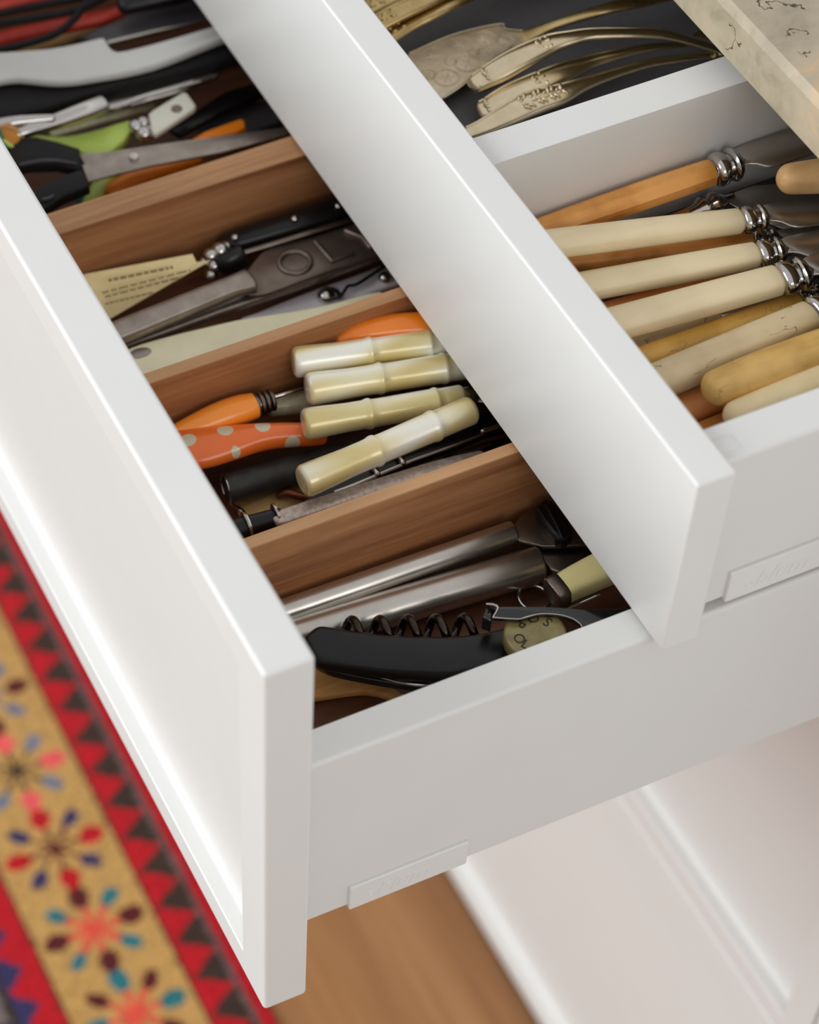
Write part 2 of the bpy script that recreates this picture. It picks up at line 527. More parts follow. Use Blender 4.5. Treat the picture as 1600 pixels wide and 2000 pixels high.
g = Geo(); box(g, -3200, 1400, -2650, YC + 40, FLOOR - 30, FLOOR - 4)
floor = struct(mesh_obj('floor', g, 'traybase'), 'oak plank floor beside the red rug', 'floor')
for k, (y0, y1) in enumerate([(-2650, -2252), (-2250, -2052), (-2050, -1852), (-1850, -1652), (-1650, -1452), (-1450, -1252), (-1250, -1052), (-1050, -852), (-850, -650), (-648, -450), (-448, -250), (-248, -50), (-48, 150), (152, YC + 40)]):
    g = Geo(); box(g, -3200, 1400, y0, y1, FLOOR - 4, FLOOR, 0.6)
    mesh_obj('plank', g, 'oakfloor', floor, origin=(((k * 37) % 11) * 90.0, (y0 + y1) / 2, FLOOR)).location = (Vector(((((k * 37) % 11) * 90.0), (y0 + y1) / 2, FLOOR)) - Vector(floor['_o'])) * S

# ---- woven rug: one knotted sheet, pattern worked out knot by knot
def rug():
    x0, x1, y0, y1, st = -1330.0, -60.0, -480.0, 170.0, 2.5
    nx = int((x1 - x0) / st); ny = int((y1 - y0) / st)
    RED, DRED = (190, 24, 34), (150, 14, 26)
    TAN, DRK, GRY = (196, 152, 88), (62, 46, 38), (112, 86, 84)
    TEAL, MAR, NAVY, ROSE, PINK, SLATE = (46, 116, 124), (92, 30, 34), (56, 52, 92), (226, 84, 66), (236, 92, 92), (116, 122, 140)
    rnd = random.Random(3)
    fl = []
    for i in range(-9, 8):
        cx = -568 + 86.5 * i
        fl.append((cx, 70.0, [('red', RED, NAVY, MAR), ('teal', MAR, TEAL, ROSE), ('teal2', TEAL, MAR, ROSE), ('pink', PINK, SLATE, DRK), ('mar', MAR, SLATE, SLATE)][{0: 0, 1: 1, 2: 2, -1: 3, -2: 4}.get(i, i % 5)]))
    def knot(x, y):
        x += rnd.uniform(-0.9, 0.9); y += rnd.uniform(-0.9, 0.9)
        if y > 160:
            return RED if y < 166 else DRED
        if y > 153.5:
            return GRY if y < 158 else DRED
        if y > 123:
            ph = ((x + 461 + 18.5) % 37.0) / 37.0
            tooth = 124 + (1 - abs(ph - 0.5) * 2) * 28
            return RED if y < tooth + 1 else DRK
        if y > 119.5:
            return DRK
        if y > 20.5:
            for cx, cy, (nm, c1, c2, c3) in fl:
                dx, dy = x - cx, y - cy
                r = math.hypot(dx, dy)
                if r > 44:
                    continue
                if r < 6:
                    return c3
                a = math.degrees(math.atan2(dy, dx)) % 45
                ring = int((math.degrees(math.atan2(dy, dx)) % 360 + 22.5) // 45) % 2
                aa = a if a < 22.5 else a - 45
                lx, ly = r * math.cos(math.radians(aa)), r * math.sin(math.radians(aa))
                big = 11.0 if ring == 0 else 10.0
                if ((lx - 33) / big) ** 2 + (ly / (8.6 if ring == 0 else 6.4)) ** 2 < 1:
                    return c1 if ring == 0 else c2
                if lx < 25 and abs(ly) < (1.7 if nm != 'teal' and nm != 'teal2' else 3.0):
                    return c3
            return TAN
        if y > 17:
            return DRK
        if y > -18:
            ph = ((x + 472 + 18.5) % 37.0) / 37.0
            tooth = -16 + (1 - abs(ph - 0.5) * 2) * 20
            return NAVY if y < tooth else RED
        if y > -24:
            return DRK
        d = (abs(((x + y) % 60) - 30) + abs(((x - y) % 60) - 30))  # unseen inner field, invented in grey and navy to cut the red bounce
        return (120, 108, 104) if d > 22 else (DRK if d > 16 else NAVY)
    verts = []; faces = []; cols = []
    for j in range(ny + 1):
        for i in range(nx + 1):
            verts.append((x0 + i * st, y0 + j * st, FLOOR + 5.0 + rnd.uniform(-0.5, 0.5)))
    for j in range(ny):
        for i in range(nx):
            a = j * (nx + 1) + i
            faces.append((a, a + 1, a + nx + 2, a + nx + 1))
            c = knot(x0 + (i + .5) * st, y0 + (j + .5) * st)
            k = rnd.uniform(0.86, 1.08)
            cols.append(tuple(min(255, v * k) for v in c))
    g = Geo(); g.add(verts, faces)
    # hem down to the floor
    o = len(g.v)
    rim = [(x0, y0), (x1, y0), (x1, y1), (x0, y1)]
    g.add([(x, y, FLOOR + 4.6) for x, y in rim] + [(x, y, FLOOR + 0.1) for x, y in rim], [(0, 1, 5, 4), (1, 2, 6, 5), (2, 3, 7, 6), (3, 0, 4, 7), (7, 6, 5, 4)])
    m, nt, b = mat_new('knotted_wool')
    at = N(nt, 'ShaderNodeAttribute', attribute_name='wool')
    nt.links.new(at.outputs['Color'], b.inputs['Base Color'])
    b.inputs['Roughness'].default_value = 0.95; b.inputs['Specular IOR Level'].default_value = 0.1
    b.inputs['Sheen Weight'].default_value = 0.2
    ob = mesh_obj('rug', g, m, angle=180)
    at_ = ob.data.attributes.new('wool', 'FLOAT_COLOR', 'FACE')
    cols += [DRED] * 5
    buf = []
    for c in cols:
        buf += lin(c)
    at_.data.foreach_set('color', buf)
    tag(ob, 'red and tan knotted wool rug with flower border on the floor', 'rug')
rug()

# ---- stone worktop
g = Geo()
bm = bmesh.new(); bmesh.ops.create_cube(bm, size=1)
wx0, wx1, wy0, wy1, wz0, wz1 = -1150, 420, 329.0, 980, 21.4, 45.9
for v in bm.verts:
    v.co = Vector((wx0 + (v.co.x + .5) * (wx1 - wx0), wy0 + (v.co.y + .5) * (wy1 - wy0), wz0 + (v.co.z + .5) * (wz1 - wz0)))
ed = [e for e in bm.edges if all(abs(v.co.y - wy0) < .1 and abs(v.co.z - wz1) < .1 for v in e.verts)]
bmesh.ops.bevel(bm, geom=ed, offset=3.2, segments=1, affect='EDGES')
bm_to(g, bm)
tag(mesh_obj('worktop', g, 'stone'), 'beige veined marble worktop over the cabinet', 'worktop')

# ---- shaker fronts
def shaker(g, x0, x1, y, t, ztop, h, stile=23.0, rail=19.0, depth=10.0, bev=1.6):
    bm = bmesh.new(); bmesh.ops.create_cube(bm, size=1)
    z0, z1 = ztop - h, ztop
    for v in bm.verts:
        v.co = Vector((x0 + (v.co.x + .5) * (x1 - x0), y + (v.co.y + .5) * t, z0 + (v.co.z + .5) * (z1 - z0)))
    bmesh.ops.bevel(bm, geom=bm.edges[:], offset=bev, segments=3, affect='EDGES', profile=0.5)
    f = min(bm.faces, key=lambda q: q.calc_center_median().y - q.calc_area() * 1e-6)
    # panel scooped: deep at the foot, fading out towards the top rail
    loops = [(stile, rail, 0), (stile + .5, rail + .5, .06), (stile + .6, rail + .6, .66), (stile + 1.2, rail + 1.2, .85), (stile + 2.4, rail + 2.4, .96), (stile + 4, rail + 4, 1.0)]
    for st, ra, d in loops:
        bmesh.ops.inset_individual(bm, faces=[f], thickness=1.0)
        for v in f.verts:
            foot = v.co.z < (z0 + z1) / 2
            v.co.x = (x0 + st) if v.co.x < (x0 + x1) / 2 else (x1 - st)
            v.co.z = (z0 + ra) if foot else (z1 - ra)
            v.co.y = y + d * (depth if foot else 0.5)
    return bm_to(g, bm)

def flat_front(g, x0, x1, y, t, ztop, h, bev=1.3):
    return box(g, x0, x1, y, y + t, ztop - h, ztop, bev, 3)

# ---- cabinet carcass (face frame, sides, back)
cab = thing('base_cabinet', 'white kitchen base cabinet with face frame under the marble worktop', 'cabinet', (-400, 600, FLOOR))
for x0, x1 in ((2.0, 62.0), (XL - 64, XL - 4)):
    g = Geo(); box(g, x0, x1, YC, YC + 22, FLOOR, 21.0, 1.0); mesh_obj('stile', g, 'white', cab)
for x0, x1 in ((4.0, 20.0), (XL - 22, XL - 6)):
    g = Geo(); box(g, x0, x1, YC + 22.2, 940, FLOOR, 21.0); mesh_obj('side_panel', g, 'white', cab)
g = Geo(); box(g, XL - 22, 20, 940.2, 950, FLOOR, 21.0); mesh_obj('back_panel', g, 'white', cab)
g = Geo(); box(g, XL - 4, 2, YC + 24, 940, -270, -262); mesh_obj('shelf_panel', g, 'white', cab)

for zt, h, lab in ((-262.0, 329.0, 'closed white shaker drawer front below the open drawers'), (-592.2, 370.0, 'lowest white shaker drawer front, just above the floor')):
    d = thing('closed_drawer', lab, 'drawer', (-400, YC + 11, zt - h), 'closed drawers under the open ones')
    g = Geo(); shaker(g, XL, 0.0, YC, 22, zt, h); mesh_obj('front_panel', g, 'white', d)
    g = Geo()
    for x0, x1 in ((-26, -12), (XL + 12, XL + 26)):
        box(g, x0, x1, YC + 22.1, 900, zt - h + 30, zt - 60)
    box(g, XL + 26, -26, YC + 22.1, 900, zt - h + 30, zt - h + 42)
    mesh_obj('drawer_box', g, 'whiteside', d)

# ---- open drawers
def drawer_sides(d, xi, xo, zs, zlow, zbot, y0, y1):
    for sgn in (1, -1):
        a, b = (xi, xo) if sgn == 1 else (XL - xo, XL - xi)
        g = Geo()
        bm = bmesh.new(); bmesh.ops.create_cube(bm, size=1)
        for v in bm.verts:
            v.co = Vector((a + (v.co.x + .5) * (b - a), y0 + (v.co.y + .5) * (y1 - y0), zlow + (v.co.z + .5) * (zs - zlow)))
        def pick(xc, r):
            return [e for e in bm.edges if all(abs(v.co.z - zs) < .01 and abs(v.co.x - xc) < .01 for v in e.verts)]
        bmesh.ops.bevel(bm, geom=pick(xo if sgn == 1 else XL - xo, 0), offset=2.2, segments=4, affect='EDGES', profile=0.5)
        bmesh.ops.bevel(bm, geom=pick(xi if sgn == 1 else XL - xi, 0), offset=0.5, segments=2, affect='EDGES', profile=0.5)
        bm_to(g, bm)
        sp = mesh_obj('side_panel', g, 'whiteside', d)
        g = Geo(); box(g, min(a, b) + 1, max(a, b) - 0.8, y0, y1 - 5, zbot, zlow, 0.8); mesh_obj('runner_strip', g, 'whiteside', d)

def cover_cap(d, xo, y0, y1, z0, z1):
    g = Geo(); box(g, xo - 4, xo + 1.2, y0, y1, z0, z1, 0.9, 3)
    c = mesh_obj('cover_cap', g, 'white', d)
    g = Geo()
    lettering(g, 'blum', 13.5, (xo + 1.2, y0 + 13.5, z0 + 4.6), (0, 1, 0), (0, 0, 1), 0.28, shear=0.35, bold=0.012)
    torus(g, (xo + 1.2, y0 + 11.0, z0 + 7.5), 1.6, 0.35, (1, 0, 0), 16, 6)
    mesh_obj('raised_lettering', g, 'white', c)

low = thing('drawer', 'lower open white drawer holding the walnut tray of kitchen tools', 'drawer', (-400, 240, -216), 'open kitchen drawers')
g = Geo(); shaker(g, XL, 0.0, 0.0, 22, 0.0, HA, bev=2.0); mesh_obj('front_panel', g, 'white', low)
drawer_sides(low, AXI, AXO, AZS, -197.5, -216.4, 22.1, 560)
g = Geo(); box(g, XL - AXI, AXI, 22.1, 560, -205, -192); mesh_obj('base', g, 'whiteside', low)
g = Geo(); box(g, XL - AXI + .2, AXI - .2, 548, 560, -191.8, AZS - 4); mesh_obj('back_panel', g, 'whiteside', low)
cover_cap(low, AXO, 48.2, 109.0, -218.4, -199.6)

upp = thing('drawer', 'upper open white drawer of cutlery under the marble worktop', 'drawer', (-400, 450, -86), 'open kitchen drawers')
g = Geo(); flat_front(g, XL - XB, XB, YB, TB, ZB, HB); mesh_obj('front_panel', g, 'white', upp)
drawer_sides(upp, BXI, BXO, BZS, -67.0, -86.4, YB + TB + .1, 720)
BB = -60.0                        # top of the mat in the upper drawer
g = Geo(); box(g, XL - BXI, BXI, YB + TB + .1, 720, -76, BB - 2.2); mesh_obj('base', g, 'whiteside', upp)
g = Geo(); box(g, XL - BXI + .2, BXI - .2, YB + TB + .3, 707, BB - 2, BB); mesh_obj('mat', g, 'mat', upp)
g = Geo(); box(g, XL - BXI + .2, BXI - .2, 708, 720, BB - 2, BZS - 3); mesh_obj('back_panel', g, 'whiteside', upp)
cover_cap(upp, BXO, 224.6, 286.0, -88.4, -68.6)
g = Geo(); box(g, BXI + 7, BXI + 14.5, YB + TB + .3, YB + TB + 13, BZS - 1, BZS + 0.5, 0.3); mesh_obj('screw_cover', g, 'whiteside', upp)

g = Geo(); box(g, -229.2, -209.6, YB + TB + 1, 706, BB + .1, BZS, 0.5, 2)
tag(mesh_obj('cross_divider', g, 'whiteside'), 'white partition between bone-handled knives and silver cutlery', 'divider')

# ---- walnut tray in the lower drawer
TZ = -152.0                       # tray floor
tray = thing('cutlery_tray', 'walnut tray insert with dividers in the lower drawer', 'tray', (-400, 250, -170))
g = Geo(); box(g, XL - AXI + 1, AXI - 1, 24, 540, TZ - 8, TZ); mesh_obj('base', g, 'traybase', tray)
g = Geo(); box(g, XL - AXI + 1, AXI - 1, 24, 540, -191.5, TZ - 8.2); mesh_obj('plinth', g, 'traybase', tray)
for x0, x1 in ((-371.8, -355.6), (-249.3, -242.2), (-136.7, -130.2), (-560 - 60, -560 - 53)):
    g = Geo(); box(g, x0, x1, 25, 538, TZ + .1, -92.0, 0.3, 1)
    dv = mesh_obj('divider', g, 'walnut', tray)
    g = Geo(); box(g, x0 + .15, x1 - .15, 25.1, 537.9, -91.95, -91.7); mesh_obj('lit_top', g, 'walnutlit', dv)  # thin added strip, paints the lit divider top in lighter walnut

# ================================================================== cutlery in the upper drawer
YIN = YB + TB + 2.5               # just behind the front panel

def knife(label, butt, fer, wh, mat, group, rings=True, blade=None, caps=('soft', 'soft'), e=2.4, n=22, facets=None, ring_k=1.0, blade_w=8.5, blade_len=105, sink=0.0, sub=4, blade_dz=0.0):
    """table knife: handle from butt to fer, turned ferrule, blade beyond"""
    d = (Vector(fer) - Vector(butt)); L = d.length; d.normalize()
    low = min(butt[2], fer[2]) - max(w[1] for w in wh)
    t = thing('table_knife', label, 'knife', ((butt[0] + fer[0]) / 2, (butt[1] + fer[1]) / 2, low), group)
    g = Geo()
    m = len(wh)
    path = [lerp(butt, fer, i / (m - 1)) for i in range(m)]
    sweep(g, path, wh, facets or n, caps, e, sub=sub, roll=math.pi / 8 if facets else 0)
    mesh_obj('handle', g, mat, t, angle=25 if facets else 40)
    F = Vector(fer)
    w, h = wh[-1]
    if rings:
        prof = [(0.0, .80), (0.6, .86), (1.4, .84), (1.8, 1.0), (2.6, 1.14), (4.2, 1.2), (6.2, 1.16), (7.2, 1.06), (7.5, .92), (8.3, .80), (9.2, .84), (9.7, 1.1), (10.6, 1.22), (12.2, 1.12), (13.4, .92), (14.2, .62), (15.2, .42), (16.2, .2)]
        g = Geo()
        sweep(g, [F + d * (s * ring_k) for s, k in prof], [(w * k, h * k) for s, k in prof], 24, ('flat', 'flat'), 2.2)
        mesh_obj('ferrule', g, 'chrome', t)
    a = F + d * (15.5 * ring_k if rings else -1)
    a.z -= sink
    sd = d.cross(Vector((0, 0, 1))).normalized()
    b = a + d * blade_len
    if blade is not False:
        prof = [(-1.5, -.3), (2, -.34), (4.5, -.5), (7.5, -.82), (11, -.97), (16, -1.0), (0.72 * blade_len, -1.02), (0.9 * blade_len, -.8), (blade_len, -.1), (0.96 * blade_len, .6), (0.8 * blade_len, .95), (16, .95), (9, .95), (4, .92), (1, .86), (-1.5, .7)]
        poly = [tuple(a + d * s + sd * (-k * blade_w) + Vector((0, 0, 0.8 + blade_dz))) for s, k in prof]
        g = Geo(); prism(g, poly, 1.6, 0.45, 1)
        mesh_obj('blade', g, 'blade', t, angle=50)
    return t

KG = 'table knives with bone and wooden handles'
# amber octagonal handle against the partition
p, q = (-200.6, 233.8, -33.0), (-199.4, 320.7, -31.0)
knife('amber wooden octagonal knife handle lying against the white partition', at_y(p, q, YIN + 2), q, [(5.8, 5.2), (6.6, 5.8), (7.2, 6.2), (7.4, 6.4), (7.0, 6.2)], 'amber', KG, facets=8, e=2.0, ring_k=1.12, caps=('soft', 'flat'), blade_w=10)
# three cream handles on top
p, q = (-182.6, 230.9, -25.0), (-168.2, 317.1, -34.0)
knife('cream knife handle nearest the amber one, topmost of the three', at_y(p, q, YIN + 2), q, [(7.2, 5.2), (7.0, 5.3), (6.8, 5.3), (6.4, 5.2), (5.8, 5.0)], 'cream', KG, e=2.8, blade_w=9.5)
p, q = (-164.6, 240.2, -39.0), (-149.1, 314.6, -38.0)
knife('middle one of three cream knife handles side by side', at_y(p, q, YIN + 2), q, [(7.4, 5.2), (7.2, 5.3), (7.0, 5.3), (6.8, 5.2), (6.2, 5.0)], 'cream', KG, e=2.8)
p, q = (-137.6, 240.0, -38.0), (-128.5, 312.7, -35.0)
knife('broadest cream knife handle, beside the mustard and grey ones', at_y(p, q, YIN + 2), q, [(8.4, 5.4), (8.2, 5.5), (8.0, 5.5), (7.8, 5.4), (7.4, 5.2)], 'cream', KG, e=3.0, ring_k=1.1, blade_w=10)
# second layer under them
p, q = (-187.8, 246.8, -46.0), (-166.8, 324.8, -49.0)
knife('reddish amber knife handle showing between two cream handles', at_y(p, q, YIN + 2), q, [(6.0, 4.8), (6.2, 5.0), (6.2, 5.0), (5.8, 4.8)], 'amber', KG, e=2.4, blade_w=7)
p, q = (-157.3, 250.3, -53.0), (-151.8, 310.2, -53.0)
knife('amber knife handle hidden under the two lower cream handles', at_y(p, q, YIN + 2), q, [(5.2, 4.8), (5.6, 5.0), (5.6, 5.0), (5.2, 4.8)], 'orangebone', KG, e=2.4, blade_w=6)
p, q = (-135.3, 251.7, -54.0), (-133.9, 288.6, -54.0)
knife('pale handle almost hidden below the broadest cream handle', at_y(p, q, YIN + 2), q, [(5.2, 4.2), (5.4, 4.4), (5.2, 4.2)], 'greybone', KG, rings=False, blade_w=5)
p, q = (-121.9, 247.5, -49.0), (-122.5, 322.5, -49.0)
knife('mustard yellow knife handle with the grey cracked one leaning on it', at_y(p, q, YIN + 2), q, [(6.2, 5.6), (6.4, 5.8), (6.2, 5.8), (5.8, 5.6)], 'ochre', KG, e=2.6, blade_w=6)
# grey cracked handle
p, q = (-98.9, 239.9, -37.0), (-103.2, 313.8, -36.0)
kg = knife('weathered grey-beige knife handle with fine dark cracks', at_y(p, q, YIN + 2), q, [(8.6, 6.4), (8.6, 6.6), (8.4, 6.6), (8.2, 6.4), (7.8, 6.2)], 'greybone', KG, e=2.6, ring_k=1.1, caps=('soft', 'flat'), blade_w=9)
# rounded golden handle and pale cream handle beside the drawer side
p, q = (-79.7, 252.6, -31.0), (-81.5, 314.7, -32.0)
knife('golden bone handle with big rounded end beside the grey cracked one', p, lerp(p, q, 1.5), [(8.4, 7.2), (9.4, 7.6), (9.2, 7.6), (8.6, 7.4), (8.2, 7.0)], 'ochre2', KG, e=2.2, caps=('round', 'flat'), blade_w=9)
p, q = (-64.9, 253.2, -34.0), (-67.3, 306.1, -35.0)
knife('pale cream rounded handle nearest the drawer side', p, lerp(p, q, 1.6), [(6.4, 6.0), (7.4, 6.6), (7.4, 6.6), (7.0, 6.4)], 'palecream', KG, e=2.2, caps=('round', 'flat'), blade_w=8)
p, q = (-90.4, 246.3, -52.0), (-90.2, 268.2, -52.0)
knife('orange handle stub under the rounded golden handle', at_y(p, q, YIN + 2), lerp(p, q, 2.2), [(7.0, 6.2), (7.2, 6.4), (6.6, 6.2)], 'orangebone', KG, rings=False, blade_w=6)
p, q = (-75.6, 249.8, -53.0), (-76.2, 267.0, -53.0)
knife('amber handle lowest in the pile beside the drawer side', at_y(p, q, YIN + 2), lerp(p, q, 2.5), [(5.2, 5.0), (5.4, 5.2), (5.0, 5.0)], 'amber', KG, rings=False, blade_w=6)
# knife turned the other way, its rounded handle pointing at us
p, q = (-171.5, 345.0, -22.0), (-164.6, 366.4, -22.0)
knife('tan rounded knife handle pointing left below the worktop edge', p, lerp(p, q, 2.6), [(7.0, 6.6), (8.6, 7.4), (8.6, 7.4), (8.2, 7.0)], 'tanbone', KG, e=2.3, caps=('round', 'flat'), blade_w=8)
# knife whose handle lies under the uppermost cream one: ferrule and broad mirror-bright blade
t = thing('table_knife', 'knife with mirror-bright broad blade above the uppermost cream handle', 'knife', (-196.4, 332.6, -56.0), KG)
g = Geo()
prism(g, [(-194.0, 331.0, -49.0), (-199.4, 337.7, -49.0), (-199.6, 347.3, -49.0), (-189.1, 377.2, -49.0), (-182.9, 395.8, -49.0), (-158.0, 382.2, -49.0), (-164.0, 361.0, -49.0), (-167.9, 344.7, -49.0), (-176.4, 338.4, -49.0)], 1.4, 0.4, 1)
mesh_obj('blade', g, 'blade', t, angle=50)
g = Geo()
a, b = (-195.8, 315.1, -50.0), (-196.4, 329.2, -49.0)
dd = Vector(b) - Vector(a)
sweep(g, [Vector(a) + dd * s for s in (-.3, .0, .1, .25, .4, .5, .62, .8, .95, 1.1, 1.4)], [(3.6, 3.4), (4.2, 3.8), (5.6, 4.8), (6.8, 5.4), (4.4, 4.0), (4.4, 4.0), (6.6, 5.4), (6.4, 5.2), (4.0, 3.6), (2.2, 2.2), (1.6, 1.4)], 20)
mesh_obj('ferrule', g, 'chrome', t)
g = Geo(); sweep(g, [(-194.6, 278.8, -54.0), (-195.2, 298.2, -53.0), (-195.9, 312.6, -51.0)], [(4.2, 4.2), (4.8, 4.6), (4.4, 4.2)], 16, ('soft', 'soft')); mesh_obj('handle', g, 'amber', t)

# ---- silver in the left compartment
SG = 'silver-plated cutlery on the dark mat'
# cake slice
t = thing('cake_slice', 'engraved silver cake slice with broad patterned blade', 'cake slice', (-355.4, 275.3, -60.0), SG)
ZS = -54
g = Geo()
prism(g, [(-358.1, 238.7, -53.0), (-361.0, 248.8, -53.0), (-364.5, 275.2, -53.0), (-363.6, 293.6, -53.0), (-361.7, 300.2, -53.0), (-357.7, 301.0, -53.0), (-354.3, 303.3, -53.0), (-351.9, 310.1, -53.0), (-349.1, 312.1, -53.0), (-344.8, 309.8, -53.0), (-343.3, 305.5, -53.0), (-343.0, 297.1, -53.0), (-338.3, 283.0, -53.0), (-328.1, 261.8, -53.0), (-323.5, 248.9, -53.0), (-321.6, 238.8, -53.0)], 1.3, 0.3, 1)
mesh_obj('blade', g, 'engraved', t, angle=50)
g = Geo()
sweep(g, [(-347.6, 306.0, -53.0), (-346.1, 316.1, -51.0), (-341.4, 327.6, -46.0), (-334.4, 346.2, -40.0), (-334.3, 367.0, -42.0), (-341.8, 396.5, -50.0)], [(4.6, 1.1), (3.2, 1.5), (3.0, 1.8), (3.6, 1.8), (4.6, 1.6), (6.0, 1.4)], 18, sub=5, e=2.6)
mesh_obj('handle', g, 'silver2', t)
g = Geo()
sweep(g, [(-323.2, 248.7, -53.0), (-327.3, 261.3, -52.6), (-337.3, 282.4, -52.4), (-342.0, 296.5, -52.4)], [0.55, 0.6, 0.55, 0.4], 8, sub=4)
sweep(g, [(-361.0, 248.8, -53.0), (-364.0, 274.9, -52.6), (-361.0, 299.8, -52.4), (-356.1, 300.7, -52.4), (-350.7, 308.9, -52.4)], [0.4, 0.45, 0.45, 0.4, 0.4], 8, sub=4)
mesh_obj('rim', g, 'silver', t)
g = Geo()
def motif(cu, r):
    for k in (1.0, .86):
        torus(g, cu, r * k, 0.22, (0, 0, 1), 30, 6)
    for q in range(3):
        th = q * math.pi / 3 + .3
        dv = Vector((math.cos(th), math.sin(th), 0)) * (r * .62)
        sweep(g, [Vector(cu) - dv, Vector(cu), Vector(cu) + dv], [(.15, .15), (r * .13, .25), (.15, .15)], 6, sub=3)
for cu, r in (((-353.5, 258.8, -52.9), 7.0), ((-336.1, 256.6, -52.9), 6.6), ((-355.5, 274.8, -52.9), 6.6), ((-341.4, 270.8, -52.9), 6.4), ((-354.4, 288.1, -52.9), 6.2), ((-343.7, 282.5, -52.9), 5.0), ((-348.7, 296.1, -52.9), 5.2), ((-346.4, 264.3, -52.9), 3.2), ((-347.6, 278.2, -52.9), 2.6), ((-342.2, 249.5, -52.9), 4.0)):
    motif(cu, r)
mesh_obj('engraved_motifs', g, 'engraved', t, angle=60)['kind'] = 'stuff'

def silver_handle(label, pts, wid, hgt, mat, rim=True, shells=(), kind='spoon', beads=()):
    x = pts[0]
    t = thing(kind, label, kind, (pts[1][0], pts[1][1], min(p[2] for p in pts) - 2), SG)
    g = Geo()
    sweep(g, pts, list(zip(wid, hgt)), 22, ('round', 'flat'), 2.05, sub=6)
    mesh_obj('handle', g, mat, t, angle=60)
    P, Q = catmull(pts, [(w, h, 0) for w, h in zip(wid, hgt)], 6)
    if rim:
        for sg in (-1, 1):
            g = Geo(); path = []
            for i in range(0, int(len(P) * 0.8)):
                tdir = (P[min(i + 1, len(P) - 1)] - P[max(i - 1, 0)]).normalized()
                s = tdir.cross(Vector((0, 0, 1))).normalized()
                path.append(P[i] + s * (sg * Q[i][0] * 0.8) + Vector((0, 0, Q[i][1] * 0.62)))
            sweep(g, path, [0.75 - 0.45 * i / len(path) for i in range(len(path))], 8, ('round', 'round'))
            mesh_obj('thread_edge', g, mat, t, angle=60)
    g = Geo()
    for (f, s0, r, sl) in beads:
        i = f * (len(P) - 1); k = int(i); p0 = P[k]; w = Q[k]
        tdir = (P[min(k + 1, len(P) - 1)] - P[max(k - 1, 0)]).normalized(); s = tdir.cross(Vector((0, 0, 1))).normalized()
        c = p0 + s * (s0 * w[0]) + Vector((0, 0, w[1] * math.sqrt(max(0, 1 - s0 * s0)) * 0.95))
        dirv = (tdir * math.cos(sl) + s * math.sin(sl))
        sweep(g, [c - dirv * r * 1.4, c - dirv * r * .6 + Vector((0, 0, r * .35)), c + dirv * r * .8 + Vector((0, 0, r * .25)), c + dirv * r * 1.8], [r * .35, r * .75, r * .6, r * .15], 8, ('round', 'round'), sub=2)
    if g.v:
        mesh_obj('leaf_relief', g, mat, t, angle=60)['kind'] = 'stuff'
    # hidden bowl beyond the worktop edge
    e0, e1 = P[-1], P[-2]; dd = (e0 - e1).normalized(); dd.z = 0.0; dd.normalize()
    g = Geo()
    sweep(g, [e0 - dd * 2, e0 + dd * 8, e0 + dd * 22, e0 + dd * 40, e0 + dd * 56, e0 + dd * 66], [(Q[-1][0], 1.2), (5, 1.3), (8, 1.5), (8, 1.5), (7, 1.3), (3, 1)], 18, ('flat', 'round'), sub=3)
    mesh_obj('bowl', g, mat, t, angle=60)
    return t

shell = [(0.07, s * .25, 1.1, s * .5) for s in (-2.4, -1.2, 0, 1.2, 2.4)]
collar = [(0.335 + .018 * abs(s), s * .3, .95, s * .7) for s in (-2, -1, 0, 1, 2)] + [(0.375, s * .3, .9, math.pi - s * .6) for s in (-2, 0, 2)]
silver_handle('silver spoon handle with a ribbed tip lying over the cake slice', [(-318.9, 263.6, -47.0), (-318.8, 274.0, -44.0), (-319.7, 286.8, -41.0), (-320.1, 303.2, -38.0), (-317.8, 314.6, -36.0), (-314.2, 327.1, -35.0), (-303.9, 351.2, -36.0), (-298.7, 366.2, -40.0), (-292.7, 387.6, -50.0)], [5.6, 7.0, 7.2, 6.2, 4.6, 3.6, 3.4, 3.8, 4.6], [3.8, 4.6, 4.4, 3.4, 2.4, 1.8, 1.7, 1.5, 1.3], 'silver', beads=shell + collar)
silver_handle('silver fork handle with plain centre, between ribbed one and acanthus one', [(-305.2, 260.1, -52.0), (-303.9, 268.5, -49.0), (-305.0, 281.6, -47.0), (-306.0, 304.8, -45.0), (-307.2, 321.2, -45.0), (-305.2, 335.8, -44.0), (-304.1, 352.7, -45.0), (-306.1, 376.9, -52.0)], [6.4, 7.4, 7.4, 6.4, 4.4, 3.4, 2.8, 2.8], [2.6, 3.2, 3.2, 2.8, 2.0, 1.6, 1.4, 1.2], 'silver', beads=shell + collar, kind='fork')
ac = []
for i in range(7):
    f = 0.30 + i * .028
    for s in (-1, 1):
        ac.append((f, s * (.5 - .02 * i), 1.25, s * 0.9)); ac.append((f + .01, s * .2, .9, s * .5))
silver_handle('silver fork handle with raised acanthus leaves beside the partition', [(-291.1, 244.8, -50.0), (-289.8, 252.4, -48.0), (-290.0, 263.5, -46.0), (-291.0, 279.3, -44.0), (-289.9, 292.7, -43.0), (-290.5, 307.1, -42.0), (-291.3, 324.7, -42.0), (-291.5, 345.0, -43.0), (-290.6, 365.2, -46.0), (-295.0, 393.1, -56.0)], [4.2, 5.0, 6.6, 8.0, 6.8, 4.2, 3.2, 2.8, 2.8, 3.2], [2.2, 2.6, 3.2, 3.6, 3.2, 2.2, 1.6, 1.4, 1.3, 1.2], 'silver', beads=ac, kind='fork')
